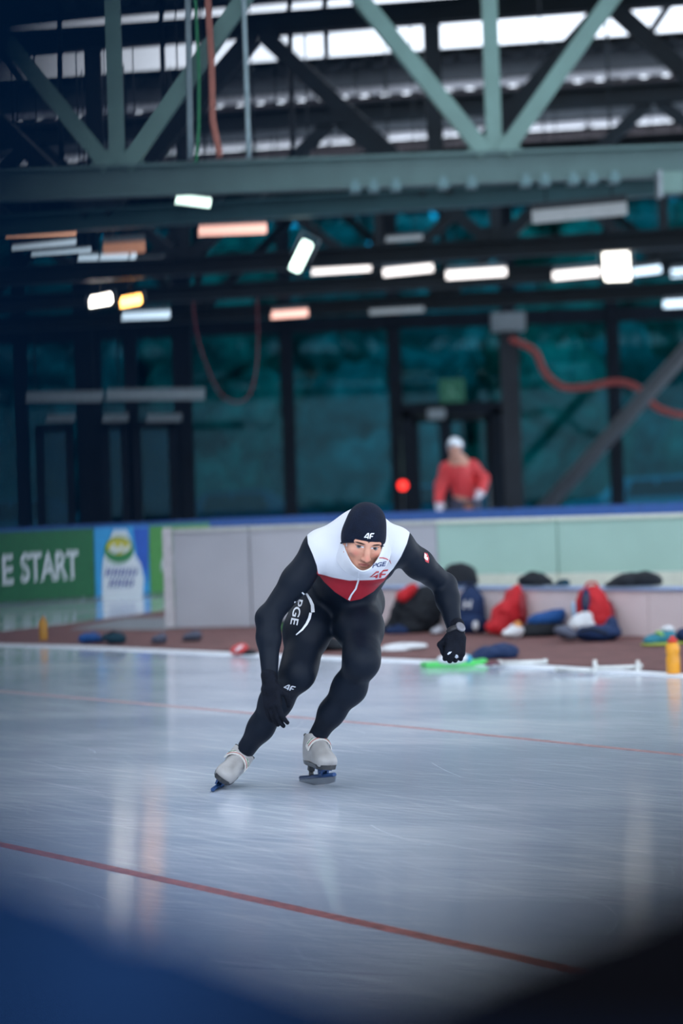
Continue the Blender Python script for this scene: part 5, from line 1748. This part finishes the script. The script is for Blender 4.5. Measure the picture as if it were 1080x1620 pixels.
s.part('bag_body', B_NAVY, [(945, 1002, 38, 13, 0.16, -0.04), (968, 992, 10, 18, 0.10, 0.02)], 0.006)
s.part('grey_end', B_GREY, [(895, 1001, 20, 11, 0.14, -0.05, 20)], 0.006)
s.cord('strap', B_BLACK, [(915, 1000, -0.2), (935, 995, -0.2), (960, 1003, -0.2)], 0.010)
s = Soft('plastic_bag', (915, 1003), 'crumpled white plastic bag hanging before the red backpack', 'plastic bag', GRP, front=0.50)
s.part('bag_body', B_WHITE, [(922, 982, 17, 16, 0.045, -0.02), (912, 992, 13, 12, 0.045, -0.02), (931, 992, 9, 12, 0.04, -0.02)], 0.012, seed=8)
s.part('bottle_in_bag', mat('pale_blue_plastic', (0.30, 0.45, 0.62), 0.3), [(907, 964, 4, 13, 0.02, -0.02)], 0.0, h=0.007, flat=False)
s = Soft('black_duffel', (1005, 936), 'long lumpy black duffel bag on the bench', 'bag', GRP, z=BZ, Y=bench_Y(1005))
s.part('bag_body', B_BLACK, [(1020, 926, 28, 16, 0.14), (990, 926, 20, 14, 0.13), (975, 932, 20, 7, 0.12)], 0.007)
s.part('strap_bundle', B_BLACK, [(984, 915, 8, 7, 0.06), (993, 913, 6, 6, 0.05)], 0.004, h=0.01, flat=False)

# shoes with white socks
s = Soft('running_shoe', (1045, 1022), 'blue and green running shoe with yellow sole and white sock', 'shoe', 'pair of running shoes')
M_LIME = mat('lime_sole', (0.45, 0.55, 0.08), 0.5); M_SHOE = mat('blue_green_mesh', (0.02, 0.22, 0.30), 0.6)
s.part('upper', M_SHOE, [(1045, 1010, 20, 8, 0.06), (1057, 1003, 10, 10, 0.05), (1028, 1014, 12, 5, 0.05)], 0.002, h=0.009)
s.part('sole', M_LIME, [(1043, 1019, 30, 3.2, 0.07)], 0.0, h=0.008)
s.part('lace_panel', mat('lime_mesh', (0.25, 0.5, 0.10), 0.6), [(1045, 1004, 10, 4, 0.055, -0.01, 30)], 0.0, h=0.008, flat=False)
s.part('sock', B_WHITE, [(1056, 995, 11, 6, 0.05)], 0.004, h=0.009, flat=False)
s = Soft('running_shoe', (1078, 1020), 'dark blue running shoe with yellow sole beside the socked one', 'shoe', 'pair of running shoes')
s.part('upper', B_NAVY, [(1082, 1005, 14, 12, 0.07, 0.08)], 0.002, h=0.009)
s.part('sole', M_LIME, [(1082, 1017, 18, 3, 0.08, 0.08)], 0.0, h=0.008)

# bottles on the ice edge
def bottle(base, hpx, label, body_m, cap_m):
    p = gnd(base[0], base[1], 0.006); sc = p.y / F_PX; H_ = hpx * sc; r = H_ * 0.185
    t = thing('sports_bottle', p, label, 'bottle', 'sports bottles on the ice edge')
    MB().lathe(p, [(r * 0.9, 0), (r, H_ * .03), (r, H_ * .40), (r * .88, H_ * .50), (r, H_ * .60), (r, H_ * .74), (r * .62, H_ * .83), (r * .6, H_ * .84)], 22).build('bottle_body', body_m, t)
    MB().lathe(p + UP * H_ * 0.825, [(r * .72, 0), (r * .72, H_ * .08), (r * .35, H_ * .10), (r * .35, H_ * .16), (r * .25, H_ * .175)], 18).build('cap', cap_m, t)


bottle((1065, 1066), 60, 'orange yellow sports bottle with red cap near the running shoes', mat('orange_plastic', (0.80, 0.34, 0.02), 0.35), mat('red_cap', (0.60, 0.03, 0.02), 0.4))
bottle((67, 1013), 38, 'mustard yellow sports bottle alone on the far ice edge', mat('mustard_plastic', (0.55, 0.27, 0.03), 0.4), mat('mustard_cap', (0.50, 0.22, 0.03), 0.4))

# things at the ice edge
s = Soft('navy_cloth', (782, 1041), 'navy jacket bundled on the walkway edge', 'jacket', GRP)
s.part('bundle', B_NAVY, [(782, 1034, 30, 12, 0.13), (800, 1032, 20, 13, 0.12), (765, 1038, 22, 8, 0.12)], 0.010, seed=5)
s.part('sleeve', B_NAVY, [(748, 1043, 12, 4, 0.06, -0.04)], 0.004)
p = gnd(716, 1055, 0.006)
t = thing('green_mat', p, 'vivid green flat strip lying on the ice edge', 'mat', GRP)
a, b_ = gnd(670, 1056, 0.0), gnd(766, 1051, 0.0)
MB().prof(a + UP * 0.018, b_ + UP * 0.018, [(-0.09, -0.015), (0.09, -0.015), (0.075, 0.015), (-0.075, 0.015)]).build('strip', B_GREEN, t)
MB().box(a.lerp(b_, 0.97) + UP * 0.018, (0.06, 0.2, 0.036)).build('end_clip', B_GREEN, t, 0.006)
s = Soft('white_pouch', (712, 1052), 'white pouch on the green strip', 'pouch', GRP, z=0.030)
s.part('pouch', B_WHITE, [(708, 1043, 17, 8, 0.07, 0.03), (728, 1041, 11, 8, 0.07, 0.03)], 0.004, h=0.009)
s.part('blue_end', mat('cyan_cloth', (0.05, 0.35, 0.5), 0.6), [(740, 1042, 6, 6, 0.05, 0.05)], 0.002, h=0.009)
s = Soft('maroon_glove', (778, 1053), 'small dark maroon glove on the ice edge', 'glove', GRP)
s.part('palm', mat('maroon_knit', (0.12, 0.03, 0.05), 0.7), [(774, 1050, 9, 3.5, 0.06)], 0.002, h=0.008)
s.part('cuff', mat('maroon_knit', (0.12, 0.03, 0.05), 0.7), [(786, 1049, 6, 3, 0.05)], 0.0, h=0.008)
M_ROD = mat('white_plastic_rod', (0.66, 0.68, 0.66), 0.4)
for i, (x0, y0, x1, y1, lab) in enumerate(((790, 1049, 862, 1047, 'thin white rod on the walkway by the navy jacket'), (942, 1057, 1012, 1055, 'white edge rod between two upright pegs'), (880, 1060, 938, 1062, 'white edge rod left of the pegs'))):
    a, b_ = gnd(x0, y0, 0.026), gnd(x1, y1, 0.026)
    t = thing('edge_rod', (a + b_) / 2 - UP * 0.026, lab, 'rod', 'white rods on the ice edge')
    MB().cyl(a, b_, 0.014, n=10).build('rod', M_ROD, t)
    for q in (a, b_): MB().lathe(q - UP * 0.014, [(0.018, 0), (0.018, 0.03), (0.012, 0.034)], 10).build('end_cap', M_ROD, t)
for px, py, lab in ((941, 1061, 'small white peg at the left end of the edge rod'), (1009, 1062, 'small white peg at the end of the edge rod near the bottle')):
    p = gnd(px, py, 0.004)
    t = thing('edge_peg', p, lab, 'peg', 'white pegs on the ice edge')
    MB().lathe(p, [(0.020, 0), (0.020, 0.012), (0.014, 0.016), (0.014, 0.055), (0.010, 0.062)], 12).build('peg', M_ROD, t)
    MB().lathe(p + UP * 0.058, [(0.012, 0), (0.016, 0.006), (0.010, 0.014)], 12).build('peg_head', mat('pale_peg_head', (0.6, 0.55, 0.5), 0.4), t)

# left side of the walkway
s = Soft('blue_bundle', (137, 1017), 'small blue bundle beside the dark teal bag', 'bundle', GRP)
s.part('bundle', B_BLUE, [(137, 1009, 16, 8, 0.12), (148, 1011, 10, 6, 0.10)], 0.008)
s.part('strap', B_NAVY, [(155, 1013, 8, 3, 0.08)], 0.003)
s = Soft('teal_bag', (178, 1018), 'small dark teal bag on the left walkway', 'bag', GRP)
s.part('bag_body', B_TEAL, [(178, 1008, 18, 9, 0.13), (186, 1010, 12, 7, 0.12)], 0.006)
s.cord('strap', B_BLACK, [(164, 1010, -0.08), (178, 999, -0.08), (192, 1010, -0.08)], 0.010)
for px, py, w, lab in ((250, 1018, 12, 'dark grey shoe before the end of the grey boards'), (302, 1014, 15, 'dark grey shoe before the middle of the grey boards')):
    s = Soft('dark_shoe', (px, py), lab, 'shoe', 'dark shoes on the left walkway')
    s.part('upper', B_GREY, [(px, py - 7, w, 6, 0.07), (px + w * 0.5, py - 10, w * 0.45, 6, 0.06)], 0.002, h=0.009)
    s.part('sole', B_BLACK, [(px, py - 1.5, w * 1.1, 2.2, 0.08)], 0.0, h=0.008)
s = Soft('red_shoe', (380, 1036), 'red and white shoe lying on the ice edge by the skater', 'shoe', GRP, z=0.006)
s.part('upper', mat('bright_red_leather', (0.55, 0.05, 0.05), 0.5), [(374, 1029, 11, 7, 0.07), (384, 1025, 9, 7, 0.06)], 0.003, h=0.009)
s.part('white_stripe', B_WHITE, [(377, 1026, 9, 2.2, 0.035, -0.05, -35)], 0.0, h=0.006, flat=False)
s.part('sole', B_BLACK, [(394, 1032, 13, 5, 0.08)], 0.002, h=0.009)
s = Soft('dark_bag', (500, 1030), 'dark bag on the walkway behind the skater', 'bag', GRP)
s.part('bag_body', B_BLACK, [(505, 1016, 26, 14, 0.15), (478, 1020, 24, 10, 0.13), (532, 1022, 16, 9, 0.12)], 0.008)
s.part('side_pocket', B_GREY, [(480, 1022, 12, 7, 0.05, -0.12)], 0.003)
s = Soft('green_pouch', (446, 1001), 'small dull green pouch by the foot of the grey boards', 'pouch', GRP)
s.part('pouch', mat('dull_green_cloth', (0.04, 0.14, 0.05), 0.6), [(446, 990, 10, 9, 0.08), (440, 995, 8, 6, 0.07)], 0.003, h=0.01)
s.part('flap', B_BLACK, [(446, 984, 9, 4, 0.07, -0.02)], 0.0, h=0.01, flat=False)

# ================================================================== NEAR THE LENS: padding along the outer edge of the track
M_PAD = mat('blue_vinyl_pad', (0.006, 0.018, 0.052), 0.5, var=0.12, scale=3, bump=0.05, spec=0.0)
M_PAD2 = mat('darkening_pole_navy', (0.0004, 0.0034, 0.0095), 0.9, var=0.1, spec=0.0)
E0 = Vector((-0.041, 0.56, 0)); PD = Vector((0.49, -0.87, 0)).normalized(); PN = Vector((-0.87, -0.49, 0)).normalized()
PAD_T = 0.13


def pad(s0, s1, label):
    t = thing('crash_mat', E0 + PD * ((s0 + s1) / 2) + PN * PAD_T / 2, label, 'crash mat', 'crash mats around the track')
    a, b_ = E0 + PD * s0 + PN * PAD_T / 2, E0 + PD * s1 + PN * PAD_T / 2
    MB().beam(a + UP * 0.544, b_ + UP * 0.544, PAD_T, 1.088).build('foam_block', M_PAD, t, 0.006)
    for f in (0.25, 0.75):
        q = a.lerp(b_, f) + PN * (PAD_T / 2 + 0.002)
        MB().beam(q + UP * 0.6, q + UP * 0.5, 0.05, 0.006, up=PN).build('strap', B_BLACK, t)


pad(-2.1, -0.004, 'blue vinyl crash mat beyond the joint of the padding')
pad(0.004, 2.2, 'blue vinyl crash mat under the black jacket')
pa_, pb_ = Vector((-0.520, 0.25, 0.0)), Vector((0.248, 0.25, 1.95))  # pole added and tilted so that its blur darkens the left side
t = thing('darkening_pole', pa_, 'leaning navy pole added close to the lens to darken the left side', 'pole')
MB().tube([pa_, pa_.lerp(pb_, 0.5), pb_], 0.030, 24).build('padding', M_PAD2, t)
MB().cyl(pb_, pb_ + (pb_ - pa_).normalized() * 0.03, 0.02, 0.012).build('cap', B_BLACK, t)
MB().lathe(pa_, [(0.07, 0.0), (0.07, 0.015), (0.04, 0.03)], 18).build('foot', B_BLACK, t)
M_NEARBLACK = mat('black_fleece', (0.0022, 0.0022, 0.003), 0.9, spec=0.0)
g = Field((-0.06, 0.14, 0.86), (0.36, 0.52, 1.18), 0.006)
g.ell((0.090, 0.345, 1.072), (0.114, 0.08, 0.064), None, 0.02).ell((0.19, 0.27, 1.08), (0.09, 0.08, 0.046), None, 0.04)
g.ell((0.17, 0.37, 1.02), (0.08, 0.06, 0.10), None, 0.04)
g.rough(0.003, 50, 2)
t = thing('draped_jacket', (0.15, 0.34, 0.95), 'black fleece jacket bundled over the edge of the crash mat', 'jacket')
sdf_obj('bundle', g, M_NEARBLACK, t)
MB().tube([(0.21, 0.39, 1.03), (0.24, 0.40, 0.97), (0.25, 0.40, 0.90)], [0.028, 0.032, 0.028], 10).build('sleeve', M_NEARBLACK, t)
